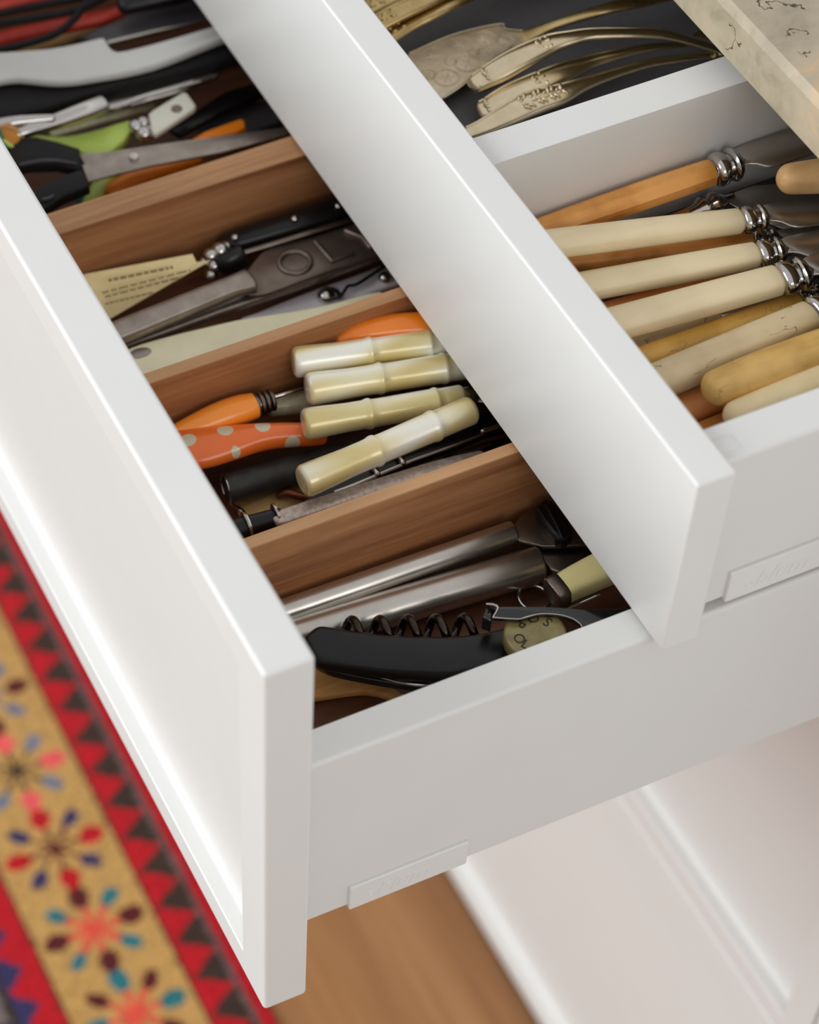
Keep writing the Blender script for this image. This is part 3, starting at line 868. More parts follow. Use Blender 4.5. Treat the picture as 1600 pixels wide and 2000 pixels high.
for i, (a, w, lab) in enumerate([
        ('x', 0, 'gold-toned silver handle nearest the cake slice in the corner bundle'),
        ('x', 1, 'gold-toned silver handle in the middle of the corner bundle'),
        ('x', 2, 'gold-toned silver handle furthest back in the corner bundle')]):
    pts = [[(-367.4, 239.2, -44.0), (-370.3, 252.9, -42.0), (-371.1, 267.6, -40.0), (-372.7, 282.9, -40.0), (-382.8, 318.1, -46.0)],
           [(-371.6, 234.8, -38.0), (-372.9, 248.2, -36.0), (-374.1, 263.1, -35.0), (-376.9, 279.0, -36.0), (-388.7, 315.2, -44.0)],
           [(-390.5, 237.9, -44.0), (-391.6, 252.2, -42.0), (-390.9, 266.3, -40.0), (-391.8, 281.3, -40.0), (-402.3, 316.7, -46.0)]][i]
    silver_handle(lab, pts, [5.4, 5.8, 5.4, 4.0, 3.2], [2.2, 2.4, 2.2, 1.8, 1.5], 'silver2', beads=[(0.12, .3, 1.1, .4), (0.12, -.3, 1.1, -.4), (.2, .4, 1, .5), (.2, -.3, 1, -.5)])

# ================================================================== tools in the lower drawer
# ---- compartment nearest the side: can opener, corkscrew, bottle opener, badge, spatula
co = thing('can_opener', 'steel can opener with two thick tubular handles', 'can opener', (-124.9, 133.7, -152.0))
for (l, r_, rad) in (((-121.8, 63.0, -134.0), (-118.1, 182.6, -133.0), 6.0), ((-111.8, 63.5, -141.0), (-100.5, 187.3, -139.0), 8.8)):
    g = Geo()
    a = at_y(l, r_, 30.0) if l[1] > 30 else l
    sweep(g, [a, lerp(a, r_, .5), r_], [rad, rad, rad], 32, ('soft', 'flat'), edge=1.4)
    mesh_obj('handle', g, 'steel', co)
g = Geo()
prism(g, [(-120.7, 184.9, -131.0), (-125.0, 190.5, -131.0), (-126.0, 200.3, -131.0), (-123.3, 209.7, -131.0), (-115.8, 221.9, -131.0), (-100.8, 224.2, -131.0), (-94.6, 212.5, -131.0), (-103.8, 190.8, -131.0), (-107.0, 187.7, -131.0), (-111.4, 182.6, -131.0)], 2.2, 0.5)
mesh_obj('cutter_plate', g, 'darksteel', co, angle=50)
g = Geo()
prism(g, [(-107.9, 189.8, -136.0), (-98.5, 212.7, -136.0), (-90.3, 216.2, -136.0), (-89.8, 207.8, -136.0), (-89.6, 193.1, -136.0), (-93.5, 189.9, -136.0), (-101.4, 188.9, -136.0)], 3.5, 1.0)
sweep(g, [(-108.4, 190.1, -136.0), (-103.8, 202.1, -136.0), (-98.0, 215.1, -136.0)], [1.1, 1.2, 1.2], 10)
mesh_obj('lower_plate', g, 'darksteel', co, angle=50)
g = Geo()
prism(g, smooth_poly([(-120.5, 196.3, -124.0), (-122.8, 198.6, -124.0), (-124.3, 203.0, -124.0), (-119.5, 205.7, -124.0), (-102.6, 204.9, -124.0), (-99.4, 201.5, -124.0), (-99.4, 197.7, -124.0), (-103.4, 195.7, -124.0), (-112.7, 195.0, -124.0)], 3), 9, 2.2, 3)
k = mesh_obj('turning_knob', g, 'black', co)
g = Geo(); sweep(g, [(-120.2, 196.6, -123.5), (-113.8, 196.0, -123.5), (-105.7, 196.4, -123.5), (-99.5, 197.2, -123.5)], [0.9, 0.7, 0.7, 0.5], 8, ('round', 'round'), sub=3)
sweep(g, [(-118.4, 200.1, -123.0), (-107.9, 198.9, -123.0), (-99.2, 197.5, -123.0)], [1.2, 1.0, 0.8], 8, ('round', 'round'), sub=3)
mesh_obj('knob_rib', g, 'black', k)
g = Geo(); a = (-111.2, 201.1, -124.0); sweep(g, [(a[0], a[1], -142), (a[0], a[1], -131)], [3, 3], 14); mesh_obj('spindle', g, 'darksteel', co)

t = thing('bottle_opener', 'yellowed cream-handled bottle opener beside the can opener', 'bottle opener', (-89.0, 206.3, -150.0))
g = Geo(); sweep(g, [(-75.4, 184.3, -128.0), (-76.1, 193.6, -127.0), (-75.6, 208.8, -124.0), (-76.3, 227.7, -122.0)], [(6.8, 5.4), (7.4, 5.8), (8.2, 6.0), (8.2, 6.0)], 24, ('soft', 'soft'), 3.6, sub=3)
mesh_obj('handle', g, 'yellowed', t)
g = Geo(); sweep(g, [(-75.3, 180.1, -129.0), (-75.6, 184.9, -128.5)], [(7.4, 6.6), (7.5, 6.6)], 20, ('flat', 'flat'), 4)
mesh_obj('collar', g, 'darksteel', t)
g = Geo(); torus(g, (-87.1, 178.6, -144.0), 7.2, 1.0, (0.1, 0.1, 1)); mesh_obj('ring', g, 'chrome', t)
g = Geo(); sweep(g, [(-74.2, 185.5, -140.0), (-74.1, 193.9, -139.0), (-72.4, 203.2, -136.0)], [(2.2, .8), (2.4, .8), (2.0, .8)], 12, sub=3); mesh_obj('jaw', g, 'chrome', t)

cs = thing('corkscrew', 'black corkscrew with exposed spiral worm lying over the steel tubes', 'corkscrew', (-81.6, 110.9, -140.0))
g = Geo()
prism(g, smooth_poly([(-93.7, 63.3, -118.0), (-96.4, 67.7, -118.0), (-97.3, 72.7, -118.0), (-93.5, 78.7, -118.0), (-87.3, 87.1, -118.0), (-79.7, 98.5, -118.0), (-73.2, 110.5, -118.0), (-66.8, 124.1, -118.0), (-62.7, 138.3, -118.0), (-60.5, 152.5, -118.0), (-56.2, 163.1, -118.0), (-47.8, 166.1, -118.0), (-41.6, 155.0, -118.0), (-42.3, 140.0, -118.0), (-45.4, 123.9, -118.0), (-48.1, 112.7, -118.0), (-56.7, 97.0, -118.0), (-66.4, 81.7, -118.0), (-74.1, 70.5, -118.0), (-80.0, 63.3, -118.0), (-85.5, 62.4, -118.0)], 3), 9.5, 3.2, 4)
mesh_obj('body', g, 'black', cs, angle=50)
g = Geo()
prism(g, smooth_poly([(-87.3, 65.0, -129.0), (-80.0, 73.7, -129.0), (-67.7, 87.9, -129.0), (-59.4, 99.0, -129.0), (-54.1, 109.0, -129.0), (-51.3, 121.6, -129.0), (-49.7, 114.3, -129.0), (-52.0, 105.3, -129.0), (-59.3, 93.8, -129.0), (-70.5, 79.2, -129.0), (-79.9, 68.5, -129.0)], 3), 4.5, 1.2, 2)
bl = mesh_obj('knife_blade', g, 'blackgloss', cs, angle=50)
g = Geo(); sweep(g, [(-70.5, 83.2, -128.6), (-61.7, 92.5, -128.6), (-55.2, 100.6, -128.6), (-52.8, 107.0, -128.6)], [0.4, 0.7, 0.8, 0.5], 8, ('round', 'round'), sub=4); mesh_obj('blade_edge', g, 'chrome', bl)
# worm
g = Geo()
a, b = Vector((-95.8, 78.8, -127.0)), Vector((-69.1, 139.9, -127.0))
ax = (b - a).normalized(); sd = ax.cross(Vector((0, 0, 1))).normalized(); up = sd.cross(ax)
turns = 5.3; n = int(turns * 20); path = []
for i in range(n + 1):
    th = 2 * math.pi * turns * i / n
    path.append(a.lerp(b, i / n) + sd * (-5.6 * math.cos(th + 2.6)) + up * (5.6 * math.sin(th + 2.6)) + Vector((0, 0, 1)))
sweep(g, path, [2.1] * len(path), 10, ('round', 'round'))
mesh_obj('worm', g, 'worm', cs, angle=60)
# lever with claw
g = Geo()
prism(g, [(-65.6, 139.4, -104.0), (-63.0, 142.8, -104.0), (-59.4, 150.6, -104.0), (-54.6, 160.7, -104.0), (-44.8, 178.2, -104.0), (-36.5, 196.6, -104.0), (-33.6, 197.4, -104.0), (-34.7, 180.2, -104.0), (-35.3, 170.8, -104.0), (-38.8, 170.8, -104.0), (-43.1, 169.1, -104.0), (-47.7, 164.5, -104.0), (-51.3, 157.6, -104.0), (-52.1, 151.7, -104.0), (-52.8, 147.5, -104.0), (-58.2, 138.2, -104.0), (-61.0, 141.7, -104.0)], 2.6, 0.5, 2)
lv = mesh_obj('lever', g, 'blackgloss', cs, angle=50)
g = Geo()
sweep(g, [(-58.4, 138.1, -104.2), (-53.0, 147.6, -104.2), (-52.3, 151.8, -104.2), (-51.4, 157.7, -104.2), (-47.8, 164.6, -104.2), (-43.2, 169.2, -104.2), (-38.9, 170.9, -104.2), (-36.6, 170.5, -104.2)], [0.38] * 8, 8, ('round', 'round'), sub=4)
sweep(g, [(-65.7, 139.1, -103.6), (-64.1, 141.4, -103.4), (-62.2, 142.4, -103.6), (-60.5, 141.0, -103.8), (-58.3, 138.0, -104.0)], [0.6, 0.7, 0.6, 0.4, 0.3], 8, ('round', 'round'), sub=3)
mesh_obj('worn_edge', g, 'chrome', lv)
g = Geo(); prism(g, [(-61.8, 135.0, -106.0), (-65.9, 139.0, -106.0), (-63.4, 141.7, -106.0), (-59.7, 138.7, -106.0), (-58.4, 137.5, -106.0)], 9, 1.0); mesh_obj('claw', g, 'blackgloss', lv, angle=50)

# badge with lettering
t = thing('bottle_stopper', 'olive-gold round stopper top with dark lettering beside the lever', 'stopper', (-55.6, 159.6, -125.0))
c = Vector((-44.8, 152.2, -108.5))
g = Geo(); disc(g, c, 14.0, 5.0, 36, 1.6); top = mesh_obj('cap', g, 'badge', t)
g = Geo()
for ch, ang in (('S', 25), ('C', 64), ('I', 95), ('P', 122), ('O', 175), ('L', 212)):
    # letters read round the rim with their feet outwards
    th = math.radians(ang)
    d = Vector((-math.sin(th), math.cos(th), 0)); 
    ex = d.cross(Vector((0, 0, 1)))
    lettering(g, ch, 7.0, c + d * 10.4 + ex * 2.2 + Vector((0, 0, 1.6)), -ex, -d, 0.2)
mesh_obj('lettering', g, 'darkink', top)

g = Geo()
prism(g, smooth_poly([(-100.2, 58.0, -145.0), (-94.3, 69.9, -145.0), (-84.7, 81.5, -145.0), (-74.1, 91.8, -145.0), (-66.6, 98.3, -145.0), (-60.0, 100.2, -145.0), (-61.9, 94.7, -145.0), (-66.5, 91.8, -145.0), (-71.9, 85.6, -145.0), (-75.3, 76.9, -145.0), (-78.9, 62.5, -145.0), (-83.4, 50.1, -145.0)], 3), 4.5, 1.4, 2)
tag(mesh_obj('wooden_spatula', g, 'spatula', angle=50), 'light beech spatula at the bottom under the corkscrew', 'spatula')

# ---- second compartment: pearl bamboo handles, polka-dot handles, tongs, steel
def bamboo(label, a, b, r, mat, nodes, taper=0.96, blade=True):
    t = thing('pearl_knife', label, 'knife', (a[0], a[1], a[2] - r), 'pearly bamboo-shaped knives')
    g = Geo()
    P = []; W = []
    for s, k in ((0, 1.06), (.05, 1.06), (.12, 1.03), (.25, .97), (.36, .97)):
        P.append(s); W.append(k)
    for nd in nodes:
        for s, k in ((nd - .03, .99), (nd - .012, 1.05), (nd, 1.07), (nd + .012, 1.05), (nd + .022, .97), (nd + .06, .95)):
            P.append(s); W.append(k)
    P.append(1.0); W.append(.97)
    sweep(g, [lerp(a, b, s) for s in P], [r * k * (1 + (taper - 1) * s) for s, k in zip(P, W)], 30, ('flat', 'soft'), edge=2.2)
    mesh_obj('handle', g, mat, t, angle=50)
    if blade:
        d = (Vector(b) - Vector(a)).normalized(); sd = d.cross(Vector((0, 0, 1))).normalized()
        B = Vector(b) + d * 2
        g = Geo(); sweep(g, [B - d * 3, B + d * 3, B + d * 6], [r * .7, r * .75, r * .5], 20); mesh_obj('ferrule', g, 'chrome', t)
        g = Geo(); prism(g, [tuple(B + d * s + sd * w) for s, w in ((5, -3), (10, -6.5), (70, -7), (84, -1), (80, 4), (60, 6), (10, 5), (5, 3))], 1.2, .3, 1); mesh_obj('blade', g, 'blade', t, angle=50)
    return t
bamboo('upmost pearly bamboo-shaped knife handle, next to the orange handle end', (-236.8, 128.0, -105.0), (-219.3, 198.2, -106.0), 7.2, 'pearl1', (.49, .89))
bamboo('second pearly bamboo-shaped knife handle from the orange handle end', (-220.4, 127.5, -108.0), (-204.8, 201.1, -110.0), 7.5, 'pearl2', (.45, .87))
bamboo('third pearly handle, touching the polka-dot handle with its butt', (-202.4, 117.1, -110.0), (-187.7, 190.3, -112.0), 7.2, 'pearl3', (.4, .84))
bamboo('pearly bamboo-shaped handle lying askew, nearest the tongs', (-165.6, 98.5, -104.0), (-170.7, 185.5, -102.0), 7.4, 'pearl4', (.42, .78), .97, blade=False)

g = Geo()
sweep(g, [(-241.6, 154.7, -106.0), (-241.0, 162.6, -104.0), (-236.4, 179.6, -103.0), (-230.3, 197.3, -103.0), (-227.7, 219.7, -104.0)], [(3.6, 3.6), (6.0, 4.8), (7.0, 5.4), (7.0, 5.4), (6.4, 5.2)], 24, ('round', 'round'), sub=4)
tag(mesh_obj('orange_peeler', g, 'orange'), 'plain glossy orange handle end behind the pearly handles', 'handle')

# small orange handled tool with steel shank
o = (-253.6, 97.1, -140.0)
t = thing('orange_screwdriver', 'small orange handle with steel spring collar and thin shank', 'screwdriver', o)
g = Geo(); sweep(g, [(-231.5, 52.4, -122.0), (-231.9, 66.0, -120.0), (-231.1, 81.8, -118.0), (-231.3, 94.0, -118.0), (-230.8, 102.1, -118.0)], [(4.0, 3.8), (5.6, 5.2), (7.4, 6.8), (7.6, 7.0), (6.6, 6.2)], 24, ('soft', 'soft'), sub=4)
h = mesh_obj('handle', g, dotted('orange_with_dot', (255, 150, 44), (216, 206, 180), [(-220.8, 95.1, -112.0)], 3.4, o), t)
g = Geo()
a, b = Vector((-230.9, 103.3, -118.0)), Vector((-230.8, 111.4, -118.0))
for i in range(4):
    torus(g, a.lerp(b, i / 3), 5.2 - .2 * i, 1.1, b - a, 24, 8)
mesh_obj('spring_collar', g, 'darksteel', t)
g = Geo(); sweep(g, [a, b], [4.2, 4.0], 16); sweep(g, [(-232.0, 111.4, -118.0), (-232.5, 131.4, -120.0), (-234.7, 157.4, -124.0)], [1.2, 1.1, 1.0], 10); mesh_obj('shank', g, 'chrome', t)
g = Geo(); sweep(g, [(-234.2, 114.7, -128.0), (-233.6, 122.3, -128.0), (-232.5, 130.9, -128.0), (-232.8, 142.8, -130.0)], [(4.2, 5), (6, 5.6), (7, 6), (5, 5)], 18, ('round', 'round'), sub=3)
tag(mesh_obj('smoky_stopper', g, 'smoke'), 'smoky translucent stopper between orange collar and pearly handle', 'stopper')

# big polka-dot handle
o = (-219.2, 92.4, -130.0)
g = Geo()
sweep(g, [(-225.9, 47.3, -122.0), (-222.0, 58.9, -121.0), (-218.0, 70.5, -120.0), (-215.5, 82.7, -120.0), (-212.5, 97.5, -120.0), (-209.3, 109.5, -121.0), (-205.8, 119.9, -122.0), (-204.6, 126.2, -123.0)], [(11.4, 6.6), (12.2, 7), (11.8, 7), (9.8, 6.8), (7.0, 6.4), (6.0, 6), (5.6, 5.6), (5.4, 5.4)], 26, ('round', 'flat'), sub=4)
t = mesh_obj('polka_dot_knife', g, dotted('orange_polka_dots', (240, 112, 42), (206, 194, 164), [(-229.3, 76.4, -117.0), (-213.7, 98.8, -115.0), (-209.4, 81.8, -119.0), (-204.0, 109.9, -121.0), (-214.5, 65.4, -121.0), (-220.4, 63.2, -114.0), (-218.7, 81.6, -113.0)], 3.9, (0, 0, 0)), origin=(0, 0, 0))
tag(t, 'large orange handle with cream polka dots beside the drawer front', 'handle')

# blackened tube
t = thing('tubular_tool', 'matte black hollow metal tube handle with shiny open rim', 'handle', (-211.2, 105.1, -150.0))
g = Geo()
a, b = Vector((-203.1, 74.5, -136.0)), Vector((-195.9, 146.9, -136.0))
sweep(g, [a, b], [7.4, 7.4], 32, ('open', 'flat')); sweep(g, [a, a.lerp(b, .3)], [6.6, 6.6], 32, ('open', 'flat'))
mesh_obj('tube', g, 'blacktube', t)
g = Geo(); torus(g, a, 7.0, 0.5, b - a, 32, 8); mesh_obj('rim', g, 'chrome', t)
g = Geo(); sweep(g, [(-197.1, 78.9, -149.0), (-195.3, 92.1, -148.0), (-191.9, 112.4, -148.0), (-192.6, 134.7, -149.0)], [(8, 2.2), (8, 2.4), (7, 2.4), (6, 2.2)], 16, sub=2, e=3)
tag(mesh_obj('wooden_utensil', g, 'oldwood'), 'worn pale wooden handle on the tray floor beneath the black tube', 'handle')
g = Geo(); sweep(g, [(-193.7, 98.2, -143.0), (-192.3, 101.6, -141.0), (-188.3, 105.6, -141.0), (-182.9, 113.4, -143.0)], [1.6, 2.4, 2.2, 1.6], 12, ('round', 'round'), sub=3)
tag(mesh_obj('copper_hook', g, 'copper'), 'small copper-brown hook by the askew pearly handle', 'hook')
g = Geo(); sweep(g, [(-202.5, 77.0, -148.0), (-196.5, 79.1, -147.0), (-192.5, 80.0, -147.0)], [1.0, 1.4, 1.0], 10, ('round', 'round'), sub=3)
tag(mesh_obj('steel_wire_end', g, 'chrome'), 'thin steel wire end against the drawer front by the wooden handle', 'wire')
# tongs: black with bright edge
t = thing('black_tongs', 'black tongs with bright steel edge and two rivets', 'tongs', (-192.5, 168.1, -150.0))
g = Geo(); prism(g, [(-169.4, 90.6, -126.0), (-173.4, 103.1, -126.0), (-179.6, 133.0, -126.0), (-183.0, 161.9, -126.0), (-186.1, 191.0, -126.0), (-186.9, 208.1, -126.0), (-176.5, 219.2, -126.0), (-172.7, 211.6, -126.0), (-174.3, 197.2, -126.0), (-173.1, 182.0, -126.0), (-173.2, 158.8, -126.0), (-171.4, 134.4, -126.0), (-170.5, 116.7, -126.0), (-169.9, 101.5, -126.0)], 5, 1.0)
mesh_obj('upper_arm', g, 'black', t, angle=50)
g = Geo(); sweep(g, [(-169.0, 115.9, -124.0), (-169.2, 125.1, -124.0), (-169.9, 133.5, -124.0), (-171.6, 157.9, -124.0), (-171.5, 181.0, -124.0), (-172.4, 196.1, -124.0)], [(1.5, .9), (1.5, .9), (1.3, .9), (1.0, .9), (.7, .8), (.5, .6)], 10, ('round', 'round'), sub=2); mesh_obj('edge', g, 'steel', t)
g = Geo(); prism(g, [(-173.5, 119.4, -134.0), (-174.1, 146.9, -134.0), (-175.3, 172.1, -134.0), (-175.4, 199.9, -134.0), (-172.6, 215.1, -134.0), (-162.8, 212.5, -134.0), (-166.9, 189.8, -134.0), (-167.7, 168.2, -134.0), (-168.9, 144.3, -134.0), (-169.2, 125.5, -134.0)], 3, .6)
mesh_obj('lower_arm', g, 'blackmatte', t, angle=50)
g = Geo(); sweep(g, [(-171.6, 153.6, -131.0), (-172.5, 167.8, -131.0), (-174.0, 182.3, -131.0)], [.5, .7, .4], 8, ('round', 'round')); sweep(g, [(-169.1, 173.6, -130.0), (-169.9, 182.8, -130.0), (-170.4, 198.5, -130.0)], [(1.2, .8), (1.8, .9), (1.4, .8)], 10, ('round', 'round'))
mesh_obj('lower_edge', g, 'darksteel', t)
for a, b in (((-176.0, 138.7, -124.0), (-170.1, 138.4, -123.0)), ((-178.0, 152.7, -124.0), (-171.3, 152.5, -123.0))):
    g = Geo(); sweep(g, [a, b], [1.5, 1.5], 12, ('round', 'round')); mesh_obj('rivet', g, 'chrome', t)
g = Geo(); sweep(g, [(-171.6, 195.1, -121.0), (-171.5, 206.3, -121.0)], [1.4, 1.3], 12, ('round', 'round')); mesh_obj('spring_pin', g, 'chrome', t)
# old steel with black collars along the divider
t = thing('sharpening_steel', 'spotted old steel with black neck and chrome rings along the divider', 'tool', (-184.1, 108.6, -150.0))
g = Geo(); sweep(g, [(-159.2, 81.8, -116.0), (-158.9, 84.5, -116.0), (-158.3, 106.3, -116.0), (-157.6, 127.1, -116.0), (-157.6, 148.5, -117.0), (-157.5, 167.3, -118.0), (-157.6, 186.5, -120.0)], [(3.6, 2.0), (4.4, 2.4), (4.4, 2.4), (4.2, 2.4), (4.0, 2.4), (3.6, 2.2), (2.4, 1.6)], 18, ('round', 'round'), e=3, sub=3)
mesh_obj('blade', g, 'etched', t, angle=60)
g = Geo(); sweep(g, [(-162.4, 48.1, -120.0), (-163.2, 60.2, -119.0), (-162.4, 71.6, -118.0), (-161.8, 83.8, -118.0)], [(7, 6), (6.6, 5.6), (5.2, 4.8), (4.6, 4.0)], 22, ('round', 'flat'), sub=3); mesh_obj('neck', g, 'black', t)
g = Geo()
d = Vector((-161.8, 83.8, -118.0)) - Vector((-163.2, 60.2, -119.0))
torus(g, (-163.1, 67.5, -118.5), 6.4, 1.1, d, 28, 8); mesh_obj('ring', g, 'chrome', t)
g = Geo(); torus(g, (-162.6, 82.1, -118.0), 5.6, 0.9, d, 28, 8); mesh_obj('ring', g, 'chrome', t)

# ---- third compartment: leaflet, openers, shears
t = thing('leaflet', 'folded cream instruction leaflet with faded print by the drawer front', 'leaflet', (-359.3, 100.9, -150.0))
g = Geo()
P0 = [(-355.0, 52.2, -122.0), (-353.1, 65.0, -121.0), (-339.1, 118.0, -117.0), (-334.7, 118.2, -119.0), (-334.9, 126.2, -121.0), (-331.9, 104.4, -124.0), (-329.2, 68.7, -132.0), (-328.8, 57.5, -134.0)]
prism(g, P0, 0.5); mesh_obj('sheet', g, 'paper', t, angle=60)
g = Geo()
n1 = Vector((-329.2, 68.7, -132.0)) - Vector((-353.1, 65.0, -121.0))
def ink_line(a, b, wts, th):
    A, B = Vector(a), Vector(b); pos = 0
    rnd = random.Random(int(th * 100))
    while pos < 1:
        L = rnd.uniform(.04, .12)
        e = min(1, pos + L)
        p_, q_ = A.lerp(B, pos), A.lerp(B, e)
        sweep(g, [p_, q_], [(th, .12), (th, .12)], 6)
        pos = e + .025
ink_line((-342.4, 73.0, -119.7), (-335.0, 105.4, -117.6), 0, 1.0)
ink_line((-338.8, 67.9, -123.0), (-330.6, 113.0, -119.0), 0, .65)
ink_line((-336.4, 68.5, -124.0), (-330.3, 108.3, -121.4), 0, .65)
ink_line((-333.6, 67.3, -126.0), (-329.9, 92.2, -125.0), 0, .6)
mesh_obj('print', g, 'ink', t)

t = thing('black_can_opener', 'black-handled can opener with chrome joint against the walnut divider', 'can opener', (-360.8, 178.3, -150.0))
g = Geo(); sweep(g, [(-347.3, 138.6, -128.0), (-345.4, 144.7, -126.0), (-342.4, 172.4, -124.0), (-341.7, 204.2, -124.0), (-342.7, 231.5, -126.0)], [(5.2, 5.6), (6.4, 6.4), (7.2, 6.8), (7.6, 7), (7.6, 7)], 20, ('soft', 'soft'), 3, sub=3); mesh_obj('handle', g, 'black', t)
g = Geo(); sweep(g, [(-336.0, 138.2, -124.0), (-330.9, 166.9, -120.0), (-329.9, 204.2, -120.0)], [(1.6, 1.2), (1.6, 1.2), (1.6, 1.2)], 12, sub=3); mesh_obj('second_bar', g, 'darksteel', t)
for u in ((-342.0, 143.0, -118.0), (-339.2, 175.4, -116.0), (-338.2, 199.7, -116.0)):
    g = Geo(); ball(g, u, 2.0, .8); mesh_obj('rivet', g, 'chrome', t)
g = Geo()
for u, r in (((-338.6, 127.9, -122.0), 4.2), ((-339.0, 133.3, -121.0), 4.6), ((-335.0, 127.9, -126.0), 3.8), ((-333.4, 125.4, -130.0), 3.4), ((-338.8, 124.5, -125.0), 3.0)):
    ball(g, u, r, 1.0, 16)
sweep(g, [(-340.0, 127.4, -123.0), (-340.9, 137.0, -122.0)], [3.2, 3.6], 14, ('round', 'round')); sweep(g, [(-340.5, 128.7, -126.0), (-333.7, 125.5, -131.0)], [2.6, 2.6], 14)
mesh_obj('joint', g, 'chrome', t)
g = Geo(); sweep(g, [(-333.4, 131.2, -126.0), (-332.2, 135.8, -124.0), (-333.0, 142.0, -123.0)], [(4, 6), (5, 7), (5, 7)], 14, ('soft', 'soft')); mesh_obj('cutter', g, 'black', t)

t = thing('steel_can_opener', 'flat grey steel opener embossed with large letters', 'can opener', (-337.4, 146.7, -150.0))
g = Geo()
prism(g, smooth_poly([(-315.8, 134.1, -122.0), (-325.2, 145.3, -122.0), (-330.4, 153.7, -122.0), (-331.4, 162.8, -122.0), (-329.7, 177.9, -122.0), (-328.8, 200.8, -122.0), (-328.2, 227.0, -122.0), (-306.1, 221.6, -122.0), (-302.8, 202.5, -122.0), (-303.3, 182.5, -122.0), (-302.9, 165.1, -122.0), (-302.1, 149.0, -122.0), (-302.6, 139.4, -122.0), (-306.6, 132.7, -122.0)], 3), 3.2, 1.0, 2)
pl = mesh_obj('plate', g, 'platesteel', t, angle=55)
g = Geo()
c = Vector((-315.6, 164.3, -121.6)); 
e1 = (Vector((-316.8, 194.9, -121.6)) - Vector((-315.6, 164.3, -121.6))).normalized(); e2 = Vector((0, 0, 1)).cross(e1)
torus(g, c, 8.0, 1.5, (0, 0, 1), 36, 10, flat=.75)
b0 = c + e1 * 17
sweep(g, [b0 + e2 * 8 - e1 * 1, b0 - e2 * 8], [1.5, 1.5], 10, ('round', 'round'))
sweep(g, [b0 - e2 * 8, b0 - e2 * 8 + e1 * 11], [1.4, 1.4], 10, ('round', 'round'))
b1 = c + e1 * 34
sweep(g, [b1 + e2 * 8, b1 + e1 * 5], [1.4, 1.4], 10, ('round', 'round')); sweep(g, [b1 + e2 * 8 + e1 * 11, b1 + e1 * 5], [1.4, 1.4], 10, ('round', 'round')); sweep(g, [b1 + e1 * 5, b1 + e1 * 5 - e2 * 8], [1.4, 1.4], 10, ('round', 'round'))
mesh_obj('embossed_letters', g, 'platesteel', pl, angle=60)
g = Geo(); a, b = (-305.7, 48.7, -121.0), (-311.1, 136.5, -119.0)
sweep(g, [a, lerp(a, b, .3), lerp(a, b, .7), lerp(a, b, .9), b], [(6.6, 4.6), (6.6, 4.6), (6.2, 4.4), (6.0, 4), (7.2, 3)], 24, ('flat', 'round'), 3.0, sub=2)
mesh_obj('upper_handle', g, 'greysteel', t)
g = Geo(); sweep(g, [(-311.0, 52.9, -134.0), (-311.1, 83.7, -133.0), (-311.5, 117.8, -132.0), (-310.7, 146.0, -131.0), (-310.6, 174.7, -130.0), (-311.9, 210.3, -130.0)], [(4.6, 3)] * 6, 16, ('flat', 'flat'), 3, sub=2); mesh_obj('lower_handle', g, 'greysteel', t)

t = thing('poultry_shears', 'pale enamelled shears with rivet and black wire spring', 'shears', (-314.5, 185.8, -150.0))
g = Geo(); prism(g, smooth_poly([(-305.2, 129.1, -137.0), (-305.9, 138.8, -137.0), (-307.2, 155.8, -137.0), (-308.1, 173.6, -137.0), (-308.6, 194.3, -137.0), (-309.5, 215.3, -137.0), (-310.8, 242.6, -137.0), (-295.4, 237.6, -137.0), (-293.9, 216.2, -137.0), (-293.8, 195.7, -137.0), (-292.6, 177.7, -137.0), (-293.1, 157.8, -137.0), (-297.0, 139.6, -137.0)], 3), 4, 1.2, 2); mesh_obj('arm', g, 'lavender', t, angle=50)
g = Geo(); ball(g, (-299.3, 174.3, -135.0), 4.6, .8, 20); mesh_obj('rivet', g, 'chrome', t)
g = Geo(); ball(g, (-298.4, 207.2, -135.0), 3.4, .8, 16); mesh_obj('rivet', g, 'chrome', t)
g = Geo(); torus(g, (-298.6, 176.2, -134.5), 4.6, 1.0, (0, 0, 1), 20, 8, 0, 250); mesh_obj('rivet_ring', g, 'black', t)
g = Geo(); sweep(g, [(-295.3, 176.0, -134.0), (-293.8, 179.3, -133.0), (-296.2, 182.8, -133.0), (-299.0, 186.5, -133.0), (-298.3, 189.6, -133.0), (-299.0, 194.1, -133.0), (-303.4, 208.5, -133.0), (-308.9, 226.6, -134.0)], [.9] * 8, 8, ('round', 'round'), sub=4); mesh_obj('wire_spring', g, 'black', t)

t = thing('cream_peeler', 'cream plastic handle with oval hole along the middle divider', 'handle', (-312.5, 112.1, -150.0))
g = Geo()
prism(g, smooth_poly([(-294.3, 53.4, -124.0), (-299.1, 66.4, -124.0), (-298.2, 87.9, -124.0), (-296.2, 105.4, -124.0), (-293.9, 122.9, -124.0), (-290.6, 137.2, -124.0), (-286.0, 157.0, -124.0), (-283.7, 173.6, -124.0), (-281.6, 194.9, -124.0), (-273.2, 196.4, -124.0), (-272.1, 175.9, -124.0), (-273.0, 150.8, -124.0), (-274.9, 123.7, -124.0), (-274.2, 95.6, -124.0), (-272.5, 70.1, -124.0), (-275.1, 54.8, -124.0)], 3), 7, 2.4, 3)
h = mesh_obj('handle', g, 'creamplastic', t, angle=50)
g = Geo(); prism(g, smooth_poly([(-293.1, 62.5, -123.7), (-296.0, 67.1, -123.7), (-294.9, 72.7, -123.7), (-291.7, 74.6, -123.7), (-289.3, 71.3, -123.7), (-289.6, 65.9, -123.7)], 4), 1.0, .3); mesh_obj('hole', g, 'greysteel', h)

